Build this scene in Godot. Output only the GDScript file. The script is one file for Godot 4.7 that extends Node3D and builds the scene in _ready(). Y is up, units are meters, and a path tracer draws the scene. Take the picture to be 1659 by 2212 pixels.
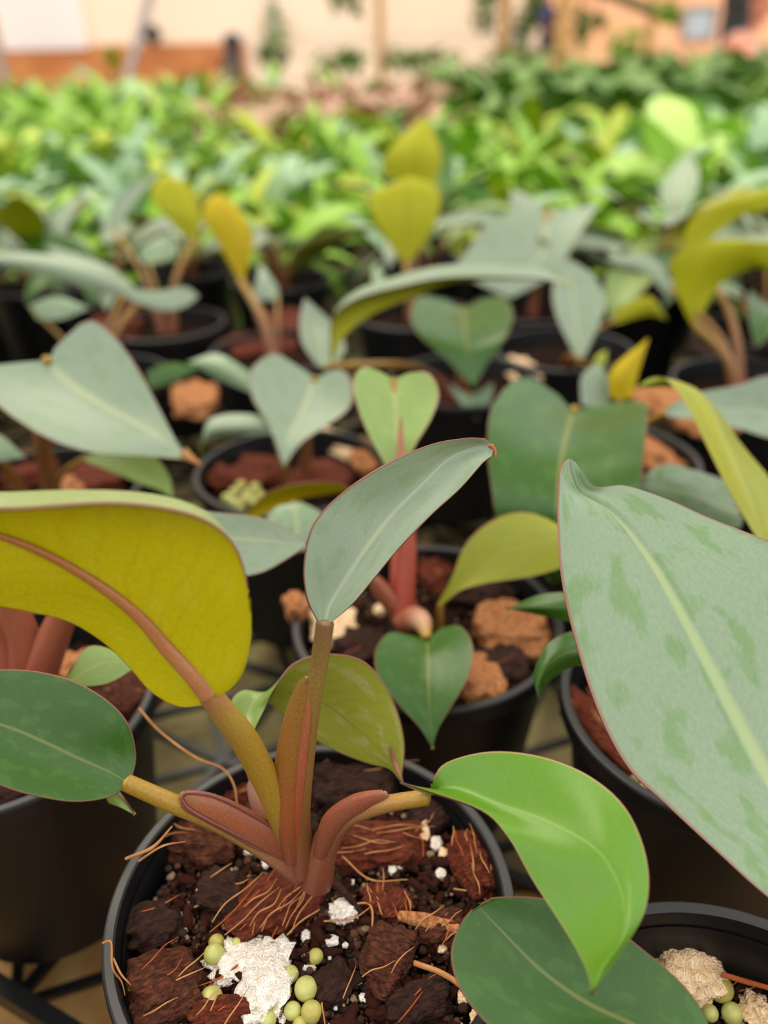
extends Node3D

# ---------------------------------------------------------------- camera frame (1659 x 2212 picture)
const F := 1680.0
const PITCH := 29.64
const ROLL := 1.5
const RIM := 0.692          # height of the pot rims
const EYE := Vector3(0, 0.8423, 0)
var ax: Vector3             # picture right
var ay: Vector3             # picture down
var az: Vector3             # forward

var M := {}
var LM := {}
var used := {}
var rng := RandomNumberGenerator.new()
var noise := FastNoiseLite.new()


func at(px: float, py: float, mm: float) -> Vector3:
	return EYE + (ax * ((px - 829.5) / F) + ay * ((py - 1106.0) / F) + az) * (mm * 0.001)


func on(px: float, py: float, y: float) -> Vector3:
	var d := ax * ((px - 829.5) / F) + ay * ((py - 1106.0) / F) + az
	return EYE + d * ((y - EYE.y) / d.y)


func lin(r: int, g: int, b: int) -> Color:
	return Color8(r, g, b).srgb_to_linear()


# ---------------------------------------------------------------- naming
func numbered(called: String) -> String:
	if not used.has(called):
		used[called] = 0
		return called
	used[called] += 1
	return "%s_%03d" % [called, used[called]]


func thing(called: String, label: String, category: String, where := Vector3.ZERO, group := "", kind := "") -> Node3D:
	var o := Node3D.new()
	o.name = numbered(called)
	add_child(o)
	o.position = where
	tag(o, label, category, group, kind)
	return o


func tag(o: Node, label: String, category: String, group := "", kind := "") -> void:
	o.set_meta("label", label)
	o.set_meta("category", category)
	if group:
		o.set_meta("group", group)
	if kind:
		o.set_meta("kind", kind)


func part(called: String, mesh: Mesh, mat, parent: Node, where := Vector3.ZERO) -> MeshInstance3D:
	var o := MeshInstance3D.new()
	o.name = called
	o.mesh = mesh
	if mat != null:
		o.material_override = mat
	o.position = where
	parent.add_child(o, true)
	return o


func solo(called: String, mesh: Mesh, mat, where: Vector3, label: String, category: String, group := "", kind := "") -> MeshInstance3D:
	var o := MeshInstance3D.new()
	o.name = numbered(called)
	o.mesh = mesh
	if mat != null:
		o.material_override = mat
	o.position = where
	add_child(o)
	tag(o, label, category, group, kind)
	return o


func structure(called: String, mesh: Mesh, mat, where: Vector3, label: String, category: String) -> MeshInstance3D:
	return solo(called, mesh, mat, where, label, category, "", "structure")


# ---------------------------------------------------------------- shapes
func cr(a: Vector3, b: Vector3, c: Vector3, d: Vector3, t: float) -> Vector3:
	var t2 := t * t
	var t3 := t2 * t
	return 0.5 * ((2.0 * b) + (c - a) * t + (2.0 * a - 5.0 * b + 4.0 * c - d) * t2 + (3.0 * b - a - 3.0 * c + d) * t3)


func spline(pts: Array, n: int) -> Array:
	var out := []
	var k := pts.size() - 1
	for i in n:
		var s: float = float(i) / (n - 1) * k
		var q: int = mini(int(s), k - 1)
		var a: Vector3 = pts[q - 1] if q > 0 else pts[0] * 2.0 - pts[1]
		var d: Vector3 = pts[q + 2] if q + 2 <= k else pts[k] * 2.0 - pts[k - 1]
		out.append(cr(a, pts[q], pts[q + 1], d, s - q))
	return out


func refine(rows: Array, m: int, n: int) -> Array:
	var wide := []
	for r in rows:
		wide.append(spline(r, n))
	var out := []
	for i in m:
		out.append([])
	for j in n:
		var col := []
		for r in wide:
			col.append(r[j])
		var c := spline(col, m)
		for i in m:
			out[i].append(c[i])
	return out


# A leaf blade: upper skin, lower skin and margin as three surfaces. Columns run from the left margin to the right one as seen on the upper side with the tip up.
func blade(g: Array, mats: Array, thick := 0.0004, groove := 0.0, mid := 0.5) -> ArrayMesh:
	var m := g.size()
	var n: int = g[0].size()
	var nor := []
	for i in m:
		var row := []
		for j in n:
			var du: Vector3 = g[i][mini(j + 1, n - 1)] - g[i][maxi(j - 1, 0)]
			var dv: Vector3 = g[mini(i + 1, m - 1)][j] - g[maxi(i - 1, 0)][j]
			var x := du.cross(dv)
			row.append(x.normalized() if x.length() > 1e-12 else Vector3.ZERO)
		nor.append(row)
	for i in m:
		for j in n:
			if nor[i][j] == Vector3.ZERO:
				var k: int = mini(i + 1, m - 1) if i < m / 2 else maxi(i - 1, 0)
				nor[i][j] = nor[k][j] if nor[k][j] != Vector3.ZERO else Vector3.UP
	if groove != 0.0:
		for i in m:
			for j in n:
				var u: float = (float(j) / (n - 1) - mid) / 0.035
				var w: Vector3 = g[i][n - 1] - g[i][0]
				g[i][j] = g[i][j] - nor[i][j] * groove * minf(1.0, w.length() / 0.012) * exp(-u * u)
	var mesh := ArrayMesh.new()
	var idx := PackedInt32Array()
	var back := PackedInt32Array()
	for i in m - 1:
		for j in n - 1:
			var a := i * n + j
			idx.append_array([a, a + n, a + n + 1, a, a + n + 1, a + 1])
			back.append_array([a, a + n + 1, a + n, a, a + 1, a + n + 1])
	for side in 2:
		var v := PackedVector3Array()
		var vn := PackedVector3Array()
		var uv := PackedVector2Array()
		for i in m:
			for j in n:
				var p: Vector3 = g[i][j]
				var q: Vector3 = nor[i][j]
				v.append(p if side == 0 else p - q * thick)
				vn.append(q if side == 0 else -q)
				uv.append(Vector2(float(j) / (n - 1), float(i) / (m - 1)))
		add_surface(mesh, v, vn, uv, idx if side == 0 else back, mats[side])
	# margin
	var ring := []
	for i in m:
		ring.append([i, 0])
	for j in range(1, n):
		ring.append([m - 1, j])
	for i in range(m - 2, -1, -1):
		ring.append([i, n - 1])
	for j in range(n - 2, 0, -1):
		ring.append([0, j])
	var ev := PackedVector3Array()
	var en := PackedVector3Array()
	var eu := PackedVector2Array()
	var ei := PackedInt32Array()
	var centre := Vector3.ZERO
	for r in ring:
		centre += g[r[0]][r[1]]
	centre /= ring.size()
	for k in ring.size() + 1:
		var r: Array = ring[k % ring.size()]
		var p: Vector3 = g[r[0]][r[1]]
		var q: Vector3 = nor[r[0]][r[1]]
		var o := p - centre
		o = (o - q * o.dot(q)).normalized()
		ev.append(p)
		en.append((o + q).normalized())
		ev.append(p - q * thick * 0.5 + o * thick * 0.4)
		en.append(o)
		ev.append(p - q * thick)
		en.append((o - q).normalized())
		for e in 3:
			eu.append(Vector2(e * 0.5, float(k) / ring.size()))
		if k > 0:
			var b := (k - 1) * 3
			for e in 2:
				ei.append_array([b + e, b + e + 1, b + e + 4, b + e, b + e + 4, b + e + 3])
	add_surface(mesh, ev, en, eu, ei, mats[2])
	return mesh


func add_surface(mesh: ArrayMesh, v: PackedVector3Array, vn: PackedVector3Array, uv, idx: PackedInt32Array, mat, cols = null) -> void:
	var a := []
	a.resize(Mesh.ARRAY_MAX)
	a[Mesh.ARRAY_VERTEX] = v
	a[Mesh.ARRAY_NORMAL] = vn
	if uv != null:
		a[Mesh.ARRAY_TEX_UV] = uv
	if cols != null:
		a[Mesh.ARRAY_COLOR] = cols
	a[Mesh.ARRAY_INDEX] = idx
	mesh.add_surface_from_arrays(Mesh.PRIMITIVE_TRIANGLES, a)
	if mat != null:
		mesh.surface_set_material(mesh.get_surface_count() - 1, mat)


# A round tapering tube along points; radii and colours run along it.
func tube(pts: Array, radii: Array, cols := [], seg := 10, steps := 0, flat := 1.0, flat_dir := Vector3.UP) -> ArrayMesh:
	var n := steps if steps > 0 else maxi(pts.size() * 4, 6)
	var c := spline(pts, n) if pts.size() > 2 else []
	if pts.size() == 2:
		for i in n:
			c.append((pts[0] as Vector3).lerp(pts[1], float(i) / (n - 1)))
	var v := PackedVector3Array()
	var vn := PackedVector3Array()
	var vc := PackedColorArray()
	var uv := PackedVector2Array()
	var idx := PackedInt32Array()
	var side := Vector3.ZERO
	for i in n:
		var d: Vector3 = (c[mini(i + 1, n - 1)] - c[maxi(i - 1, 0)]).normalized()
		if side == Vector3.ZERO:
			side = d.cross(flat_dir)
			if side.length() < 0.1:
				side = d.cross(Vector3.RIGHT)
			side = side.normalized()
		side = (side - d * side.dot(d)).normalized()
		var up := side.cross(d)
		var f := float(i) / (n - 1)
		var r := along(radii, f)
		var col := along_color(cols, f) if cols.size() else Color.WHITE
		for k in seg + 1:
			var t := TAU * k / seg
			var o := side * cos(t) + up * sin(t) * flat
			v.append(c[i] + o * r)
			vn.append((side * cos(t) + up * sin(t) / maxf(flat, 0.2)).normalized())
			vc.append(col)
			uv.append(Vector2(float(k) / seg, f))
		if i > 0:
			for k in seg:
				var b := (i - 1) * (seg + 1) + k
				idx.append_array([b, b + 1, b + seg + 2, b, b + seg + 2, b + seg + 1])
	for e in 2:
		var i := 0 if e == 0 else n - 1
		var d: Vector3 = (c[1] - c[0]).normalized() * -1.0 if e == 0 else (c[n - 1] - c[n - 2]).normalized()
		var b := v.size()
		v.append(c[i] + d * along(radii, float(e)) * 0.4)
		vn.append(d)
		vc.append(along_color(cols, float(e)) if cols.size() else Color.WHITE)
		uv.append(Vector2(0.5, float(e)))
		for k in seg:
			var q := i * (seg + 1) + k
			if e == 0:
				idx.append_array([b, q + 1, q])
			else:
				idx.append_array([b, q, q + 1])
	var mesh := ArrayMesh.new()
	add_surface(mesh, v, vn, uv, idx, null, vc)
	return mesh


func along(a: Array, f: float) -> float:
	var s := f * (a.size() - 1)
	var q := mini(int(s), a.size() - 2)
	if a.size() == 1:
		return a[0]
	return lerpf(a[q], a[q + 1], s - q)


func along_color(a: Array, f: float) -> Color:
	if a.size() == 1:
		return a[0]
	var s := f * (a.size() - 1)
	var q := mini(int(s), a.size() - 2)
	return (a[q] as Color).lerp(a[q + 1], s - q)


func lathe(profile: Array, seg := 48) -> ArrayMesh:
	var st := SurfaceTool.new()
	st.begin(Mesh.PRIMITIVE_TRIANGLES)
	for i in profile.size() - 1:
		var a: Vector2 = profile[i]
		var b: Vector2 = profile[i + 1]
		if a.distance_to(b) < 1e-7:
			continue
		var d := (b - a).normalized()
		for k in seg:
			var t0 := TAU * k / seg
			var t1 := TAU * (k + 1) / seg
			var q := []
			for e in [[a, t0], [a, t1], [b, t1], [b, t0]]:
				q.append([Vector3(e[0].x * cos(e[1]), e[0].y, e[0].x * sin(e[1])), Vector3(d.y * cos(e[1]), -d.x, d.y * sin(e[1]))])
			for e in [0, 1, 2, 0, 2, 3]:
				st.set_normal(q[e][1])
				st.add_vertex(q[e][0])
	return st.commit()


# An irregular lump: a sphere pushed in and out by noise, stretched to size.
func lump(size: Vector3, rough: float, freq: float, sd: int, seg := 14, rings := 9, jag := 0.0) -> ArrayMesh:
	noise.seed = sd
	noise.frequency = freq
	noise.fractal_octaves = 5
	var st := SurfaceTool.new()
	st.begin(Mesh.PRIMITIVE_TRIANGLES)
	st.set_smooth_group(0)
	var pts := []
	for i in rings + 1:
		var row := []
		for k in seg:
			var th := PI * i / rings
			var ph := TAU * k / seg
			var o := Vector3(sin(th) * cos(ph), cos(th), sin(th) * sin(ph))
			if jag > 0.0:
				o = Vector3(signf(o.x) * pow(absf(o.x), jag), signf(o.y) * pow(absf(o.y), jag), signf(o.z) * pow(absf(o.z), jag))
			var r := 1.0 + rough * noise.get_noise_3dv(o * 10.0) * 2.0
			row.append(o * r * size * 0.5)
		pts.append(row)
	for i in rings:
		for k in seg:
			var k2 := (k + 1) % seg
			for p in [pts[i][k], pts[i][k2], pts[i + 1][k2], pts[i][k], pts[i + 1][k2], pts[i + 1][k]]:
				st.add_vertex(p)
	st.generate_normals()
	return st.commit()


func box(size: Vector3, bevel := 0.0) -> ArrayMesh:
	var st := SurfaceTool.new()
	st.begin(Mesh.PRIMITIVE_TRIANGLES)
	st.set_smooth_group(-1)
	var h := size * 0.5
	var b := minf(bevel, minf(h.x, minf(h.y, h.z)) * 0.9)
	var hull := []
	for axis in 3:
		for s in [-1.0, 1.0]:
			var u := (axis + 1) % 3
			var w := (axis + 2) % 3
			var q := []
			for e in [[-1.0, -1.0], [1.0, -1.0], [1.0, 1.0], [-1.0, 1.0]]:
				var p := Vector3.ZERO
				p[axis] = s * h[axis]
				p[u] = e[0] * (h[u] - b)
				p[w] = e[1] * (h[w] - b)
				q.append(p)
			hull.append([q[0], q[1], q[2], q[3]])
	if b > 0.0:
		for axis in 3:
			var u := (axis + 1) % 3
			var w := (axis + 2) % 3
			for su in [-1.0, 1.0]:
				for sw in [-1.0, 1.0]:
					var q := []
					for e in [[-1.0, 0], [1.0, 0], [1.0, 1], [-1.0, 1]]:
						var p := Vector3.ZERO
						p[axis] = e[0] * (h[axis] - b)
						p[u] = su * (h[u] - (b if e[1] == 1 else 0.0))
						p[w] = sw * (h[w] - (0.0 if e[1] == 1 else b))
						q.append(p)
					hull.append(q)
		for sx in [-1.0, 1.0]:
			for sy in [-1.0, 1.0]:
				for sz in [-1.0, 1.0]:
					hull.append([Vector3(sx * h.x, sy * (h.y - b), sz * (h.z - b)), Vector3(sx * (h.x - b), sy * h.y, sz * (h.z - b)), Vector3(sx * (h.x - b), sy * (h.y - b), sz * h.z)])
	for q in hull:
		var nn: Vector3 = (q[1] - q[0]).cross(q[2] - q[0])
		var mid: Vector3 = (q[0] + q[1] + q[2]) / 3.0
		var tri: Array = [0, 1, 2] if q.size() == 3 else [0, 1, 2, 0, 2, 3]
		if nn.dot(mid) > 0.0:
			tri.reverse()
		for e in tri:
			st.add_vertex(q[e])
	st.generate_normals()
	return st.commit()


func bar_between(a: Vector3, b: Vector3, called: String, parent: Node, mat, w: float, h: float, unit: Mesh) -> MeshInstance3D:
	var o := part(called, unit, mat, parent, (a + b) * 0.5)
	var d := (b - a).normalized()
	var x := d.cross(Vector3.UP)
	if x.length() < 0.01:
		x = Vector3.RIGHT
	x = x.normalized()
	o.basis = Basis(x * w, x.cross(d).normalized() * -h, d * a.distance_to(b))
	return o


# ---------------------------------------------------------------- materials
func mat(c: Color, rough := 0.7, spec := 0.5) -> StandardMaterial3D:
	var m := StandardMaterial3D.new()
	m.albedo_color = c
	m.roughness = rough
	m.metallic_specular = spec
	return m


func grain(sd: int, freq: float, dark: Color, light: Color, size := 256, stretch := false) -> NoiseTexture2D:
	var t := NoiseTexture2D.new()
	var n := FastNoiseLite.new()
	n.seed = sd
	n.frequency = freq
	n.fractal_octaves = 4
	t.noise = n
	t.width = size
	t.height = size
	t.seamless = true
	var r := Gradient.new()
	r.set_color(0, dark)
	r.set_color(1, light)
	t.color_ramp = r
	return t


func fibrous(m: StandardMaterial3D) -> StandardMaterial3D:
	m.uv1_scale *= Vector3(0.3, 1.0, 1.0)
	return m


func textured(m: StandardMaterial3D, tex: Texture2D, scale: float) -> StandardMaterial3D:
	m.albedo_texture = tex
	m.uv1_triplanar = true
	m.uv1_scale = Vector3.ONE * scale
	return m


func bumpy(m: StandardMaterial3D, sd: int, freq: float, cm: float, scale: float) -> StandardMaterial3D:
	m.heightmap_enabled = true
	m.heightmap_texture = grain(sd, freq, Color.BLACK, Color.WHITE)
	m.heightmap_scale = cm
	m.uv1_triplanar = true
	m.uv1_scale = Vector3.ONE * scale
	return m


# The colouring of one leaf skin: blade, blotches, midrib, side veins, tinted margin.
func leaf_image(sd: int, base: Color, blotch: Color, rib: Color, margin: Color, rib_w: float, vein: float, spots: float, mid := 0.5) -> ImageTexture:
	var w := 192
	var h := 320
	var n1 := FastNoiseLite.new()
	n1.seed = sd
	n1.frequency = 0.021
	n1.fractal_octaves = 4
	var n2 := FastNoiseLite.new()
	n2.seed = sd + 7
	n2.frequency = 0.22
	n2.fractal_octaves = 2
	var im := Image.create(w, h, false, Image.FORMAT_RGB8)
	for y in h:
		var v := float(y) / h
		var rw := rib_w * (1.25 - v)
		for x in w:
			var u := float(x) / w
			var d := absf(u - mid)
			var k := smoothstep(0.05, 0.42, n1.get_noise_2d(x * 1.3, y)) * spots
			var c := base.lerp(blotch, k)
			var s := sin((v * 16.0 - d * 9.0 + n1.get_noise_2d(x * 0.5, y * 0.5) * 0.8) * TAU)
			c = c.lerp(rib, vein * smoothstep(0.6, 1.0, s) * (1.0 - d))
			c = c * (1.0 + 0.045 * n2.get_noise_2d(x, y))
			c = c.lerp(rib, 0.95 * smoothstep(rw, rw * 0.25, d) + 0.0)
			var e := minf(u, 1.0 - u)
			c = c.lerp(margin, 0.8 * smoothstep(0.014, 0.003, e))
			if n2.get_noise_2d(x * 2.1 + 400, y * 2.1) > 0.62:
				c = c.lerp(rib, 0.22)
			im.set_pixel(x, y, c)
	return ImageTexture.create_from_image(im)


func leaf_skin(tex: Texture2D, rough: float, spec: float, light: Color) -> StandardMaterial3D:
	var m := StandardMaterial3D.new()
	m.albedo_texture = tex
	m.texture_repeat = false
	m.roughness = rough
	m.metallic_specular = spec
	m.backlight_enabled = true
	m.backlight = light
	return m


func make_materials() -> void:
	var margin := mat(Color8(122, 72, 56), 0.5)
	var soft := Color(0.84, 0.86, 0.55)
	var under := leaf_skin(leaf_image(11, Color8(182, 180, 24), Color8(190, 188, 44), Color8(156, 142, 36), Color8(150, 110, 40), 0.02, 0.10, 0.6), 0.5, 0.35, Color(0.92, 0.92, 0.5))
	var under_olive := leaf_skin(leaf_image(12, Color8(172, 174, 66), Color8(190, 184, 116), Color8(140, 136, 60), Color8(160, 110, 90), 0.012, 0.2, 0.8), 0.5, 0.35, Color(0.92, 0.92, 0.55))
	var under_gold := leaf_skin(leaf_image(13, Color8(200, 174, 10), Color8(192, 180, 20), Color8(196, 150, 50), Color8(170, 90, 40), 0.05, 0.05, 0.7), 0.5, 0.35, Color(0.92, 0.92, 0.5))
	var under_pale := leaf_skin(leaf_image(14, Color8(160, 172, 60), Color8(150, 168, 70), Color8(180, 170, 80), Color8(170, 110, 80), 0.03, 0.1, 0.7), 0.5, 0.35, Color(0.6, 0.65, 0.3))
	var sage := leaf_skin(leaf_image(21, Color8(136, 154, 128), Color8(124, 148, 108), Color8(166, 176, 138), Color8(140, 90, 76), 0.05, 0.06, 0.7), 0.42, 0.62, soft)
	var sage2 := leaf_skin(leaf_image(22, Color8(134, 156, 124), Color8(108, 144, 82), Color8(168, 186, 130), Color8(150, 90, 76), 0.04, 0.05, 0.8), 0.38, 0.62, soft)
	var green := leaf_skin(leaf_image(23, Color8(50, 92, 12), Color8(62, 104, 28), Color8(116, 124, 60), Color8(110, 90, 50), 0.03, 0.08, 0.8), 0.34, 0.5, soft)
	var bright := leaf_skin(leaf_image(24, Color8(94, 140, 26), Color8(98, 140, 36), Color8(120, 156, 56), Color8(190, 150, 110), 0.025, 0.05, 0.8), 0.34, 0.5, soft)
	var fresh := leaf_skin(leaf_image(25, Color8(132, 158, 76), Color8(140, 164, 86), Color8(168, 172, 104), Color8(170, 130, 90), 0.04, 0.06, 0.7), 0.44, 0.62, soft)
	var lime := leaf_skin(leaf_image(26, Color8(156, 158, 36), Color8(142, 154, 52), Color8(170, 164, 66), Color8(170, 120, 80), 0.04, 0.06, 0.7), 0.42, 0.5, soft)
	var backed := leaf_skin(leaf_image(15, Color8(208, 194, 20), Color8(210, 200, 52), Color8(166, 144, 24), Color8(150, 110, 40), 0.02, 0.12, 0.5, 0.6), 0.5, 0.35, Color(1.0, 1.0, 0.65))
	LM = {
		"backed": [leaf_skin(leaf_image(16, Color8(170, 182, 128), Color8(160, 176, 112), Color8(190, 190, 140), Color8(140, 90, 76), 0.03, 0.05, 0.6, 0.6), 0.46, 0.5, Color(1.0, 1.0, 0.7)), backed, margin],
		"sage": [sage, under, margin], "sage2": [sage2, under, margin], "green": [green, under_pale, margin], "bright": [bright, under_pale, margin], "fresh": [fresh, under_pale, margin],
		"lime": [lime, under_pale, margin], "gold": [sage, under_gold, margin], "olive": [fresh, under_olive, margin],
	}
	# far nursery plants
	var far_kinds := {
		"field_green": [Color8(138, 182, 40), Color8(156, 192, 56), Color8(170, 200, 90)], "field_deep": [Color8(96, 134, 36), Color8(112, 146, 52), Color8(136, 160, 80)], "field_mint_sheen": [Color8(160, 190, 150), Color8(148, 182, 124), Color8(184, 202, 156)],  # the mint set has whitish leaf highlights painted into its colour
		"field_pink": [Color8(208, 156, 136), Color8(158, 152, 92), Color8(224, 170, 156)], "field_lime": [Color8(196, 224, 118), Color8(180, 212, 110), Color8(210, 230, 150)], "field_yellow": [Color8(176, 186, 26), Color8(150, 176, 30), Color8(190, 190, 70)],
	}
	var sd := 40
	for k in far_kinds:
		var c: Array = far_kinds[k]
		sd += 1
		var s := leaf_skin(leaf_image(sd, c[0], c[1], c[2], c[1], 0.03, 0.05, 0.8), 0.45, 0.5, Color(0.7, 0.8, 0.3))
		LM[k] = [s, s, s]
	var speck := grain(5, 0.18, Color(0.72, 0.68, 0.6), Color(1, 1, 1))
	var stem := mat(Color.WHITE, 0.42, 0.45)
	stem.vertex_color_use_as_albedo = true
	M.stem = textured(stem, speck, 40.0)
	M.stem.subsurf_scatter_enabled = true
	M.stem.subsurf_scatter_strength = 0.02
	M.pot = mat(Color8(12, 12, 14), 0.42, 0.5)
	M.soil = bumpy(textured(mat(Color.WHITE, 0.95, 0.2), grain(7, 0.06, Color8(14, 9, 6), Color8(62, 38, 26)), 60.0), 8, 0.05, 0.18, 60.0)
	M.crumb = mat(Color.WHITE, 0.95, 0.2)
	M.crumb.vertex_color_use_as_albedo = true
	M.husk = bumpy(textured(mat(Color.WHITE, 0.85, 0.3), grain(10, 0.07, Color8(30, 13, 8), Color8(118, 64, 40)), 45.0), 11, 0.08, 0.12, 60.0)
	M.husk_red = bumpy(textured(mat(Color.WHITE, 0.85, 0.3), grain(12, 0.06, Color8(44, 15, 8), Color8(134, 62, 36)), 45.0), 13, 0.08, 0.12, 60.0)
	M.husk_tan = bumpy(textured(mat(Color.WHITE, 0.85, 0.3), grain(14, 0.04, Color8(116, 64, 34), Color8(204, 146, 96)), 40.0), 15, 0.08, 0.08, 60.0)
	M.husk_dark = bumpy(textured(mat(Color.WHITE, 0.85, 0.3), grain(16, 0.05, Color8(20, 11, 8), Color8(70, 40, 28)), 40.0), 17, 0.08, 0.10, 60.0)
	for k in ["husk", "husk_red", "husk_dark"]:
		fibrous(M[k])
	M.fiber = textured(mat(Color.WHITE, 0.75, 0.3), grain(18, 0.02, Color8(140, 88, 48), Color8(208, 154, 100)), 30.0)
	M.fiber_red = textured(mat(Color.WHITE, 0.75, 0.3), grain(19, 0.02, Color8(120, 52, 24), Color8(186, 100, 54)), 30.0)
	M.pumice = bumpy(textured(mat(Color.WHITE, 0.9, 0.3), grain(20, 0.03, Color8(206, 190, 170), Color8(250, 244, 236)), 35.0), 21, 0.1, 0.08, 60.0)
	M.pumice_tan = bumpy(textured(mat(Color.WHITE, 0.9, 0.3), grain(22, 0.03, Color8(206, 160, 110), Color8(250, 228, 196)), 35.0), 23, 0.1, 0.08, 60.0)
	M.prill = textured(mat(Color.WHITE, 0.35, 0.5), grain(24, 0.02, Color8(150, 138, 60), Color8(176, 166, 88)), 50.0)
	M.prill_green = textured(mat(Color.WHITE, 0.35, 0.5), grain(25, 0.02, Color8(152, 150, 76), Color8(180, 178, 104)), 50.0)
	M.plank = bumpy(textured(mat(Color.WHITE, 0.8, 0.3), grain(28, 0.012, Color8(176, 128, 72), Color8(226, 180, 118)), 8.0), 29, 0.03, 0.05, 12.0)
	M.plank_grey = bumpy(textured(mat(Color.WHITE, 0.8, 0.3), grain(30, 0.012, Color8(112, 100, 66), Color8(156, 142, 98)), 8.0), 31, 0.03, 0.05, 12.0)


# ---------------------------------------------------------------- plant building
func grid_from(rows: Array, origin: Vector3, under: bool) -> Array:
	var out := []
	for r in rows:
		var row := []
		for k in range(0, r.size(), 3):
			row.append(at(r[k], r[k + 1], r[k + 2]) - origin)
		if under:
			row.reverse()
		out.append(row)
	return out


# A leaf traced row by row, base to tip; each row is left margin, midrib, right margin (more columns are allowed), each as picture x, picture y, distance in mm.
func leaf(plant: Node3D, rows: Array, look: String, label := "", m := 26, n := 15, groove := 0.0006, under := false, mid := 0.5) -> MeshInstance3D:
	var g := refine(grid_from(rows, plant.position, under), m, n)
	var o := part("leaf", blade(g, LM[look], 0.0004, groove, mid), null, plant)
	if label:
		o.set_meta("label", label)
	return o


func px_points(pts: Array, origin: Vector3) -> Array:
	var out := []
	for p in pts:
		out.append(at(p[0], p[1], p[2]) - origin)
	return out


func stalk(parent: Node3D, origin: Vector3, pts: Array, radii: Array, cols: Array, called := "petiole", seg := 12, flat := 1.0) -> MeshInstance3D:
	return part(called, tube(px_points(pts, origin), radii, cols, seg, 0, flat), M.stem, parent)


# A leaf from numbers: stands at base, heads along yaw, starts at a pitch above level and bends down.
func leaf_grid(base: Vector3, yaw: float, pitch: float, bend: float, length: float, width: float, heart: float, cup: float, roll: float, m: int, n: int) -> Array:
	var out := []
	var fwd := Vector3(sin(yaw), 0, -cos(yaw))
	var right := Vector3(cos(yaw), 0, sin(yaw))
	var spine := []
	var p := base
	var steps := 24
	for i in steps + 1:
		var a := pitch - bend * (float(i) / steps)
		var d := fwd * cos(a) + Vector3.UP * sin(a)
		spine.append([p, d])
		p += d * length / steps
	for i in m:
		var t := float(i) / (m - 1)
		var row := []
		var w := width * 0.5 * (pow(sin(PI * pow(t * 0.93 + 0.07, 0.62)), 0.85) if t < 1.0 else 0.0)
		for j in n:
			var x := float(j) / (n - 1) * 2.0 - 1.0
			var s := t - heart * pow(1.0 - t, 3.0) * sin(PI * pow(absf(x), 0.8) * 0.85)
			var q := clampf(s, 0.0, 1.0) * steps
			var k := mini(int(q), steps - 1)
			var d: Vector3 = spine[k][1]
			var c: Vector3 = (spine[k][0] as Vector3).lerp(spine[k + 1][0], q - k)
			if s < 0.0:
				c = base + spine[0][1] * s * length
			var up := right.cross(d)
			var rr := right.rotated(d, roll)
			up = up.rotated(d, roll)
			row.append(c + rr * x * w + up * (absf(x) * absf(x) * cup * w))
		out.append(row)
	return out


var pot_wall: ArrayMesh
var pot_rim: ArrayMesh
var pot_wall_far: ArrayMesh
var pot_rim_far: ArrayMesh
var soils := []


func make_pot_meshes() -> void:
	var wall := [Vector2(0.0, -0.0775), Vector2(0.0285, -0.0775), Vector2(0.0305, -0.0765), Vector2(0.0395, -0.0062), Vector2(0.0392, -0.004), Vector2(0.0388, -0.0062), Vector2(0.0292, -0.0745), Vector2(0.0, -0.0745)]
	var rim := [Vector2(0.0395, -0.0062), Vector2(0.0420, -0.0060), Vector2(0.0424, -0.0052), Vector2(0.0425, -0.0008), Vector2(0.0422, -0.0002), Vector2(0.0418, 0.0), Vector2(0.0403, 0.0), Vector2(0.0399, -0.0004), Vector2(0.0392, -0.0062), Vector2(0.0395, -0.0062)]
	pot_wall = lathe(wall, 64)
	pot_rim = lathe(rim, 96)
	pot_wall_far = lathe(wall, 20)
	pot_rim_far = lathe(rim, 24)
	for k in 4:
		soils.append(soil_mesh(0.039, 0.0022, 60 + k, 20 if k > 0 else 60, 40 if k > 0 else 120))


func soil_mesh(r: float, amp: float, sd: int, rings: int, seg: int) -> ArrayMesh:
	noise.seed = sd
	noise.frequency = 1.0
	noise.fractal_octaves = 4
	var st := SurfaceTool.new()
	st.begin(Mesh.PRIMITIVE_TRIANGLES)
	st.set_smooth_group(0)
	var rows := []
	for i in rings + 1:
		var row := []
		for k in seg:
			var q := r * i / rings
			var t := TAU * k / seg
			var p := Vector3(q * cos(t), 0, q * sin(t))
			p.y = amp * (noise.get_noise_2d(p.x * 90.0, p.z * 90.0) * 1.6 + noise.get_noise_2d(p.x * 400.0, p.z * 400.0) * 0.7) - 0.002 * float(i) / rings
			row.append(p)
		rows.append(row)
	for i in rings:
		for k in seg:
			var k2 := (k + 1) % seg
			if i > 0:
				for p in [rows[i][k], rows[i][k2], rows[i + 1][k2]]:
					st.add_vertex(p)
			for p in [rows[i][k], rows[i + 1][k2], rows[i + 1][k]]:
				st.add_vertex(p)
	st.generate_normals()
	return st.commit()


func add_pot(t: Node3D, depth: float, near: bool, k: int) -> void:
	var p := part("pot", pot_wall if near else pot_wall_far, M.pot, t, Vector3(0, 0.078, 0))
	part("rim", pot_rim if near else pot_rim_far, M.pot, p)
	var s := part("potting_mix", soils[k % soils.size()], M.soil, t, Vector3(0, 0.078 - depth, 0))
	s.rotation.y = k * 1.3
	var r: float = (0.0388 - depth * 0.13) / 0.039
	s.scale = Vector3(r, 1, r)


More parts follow.
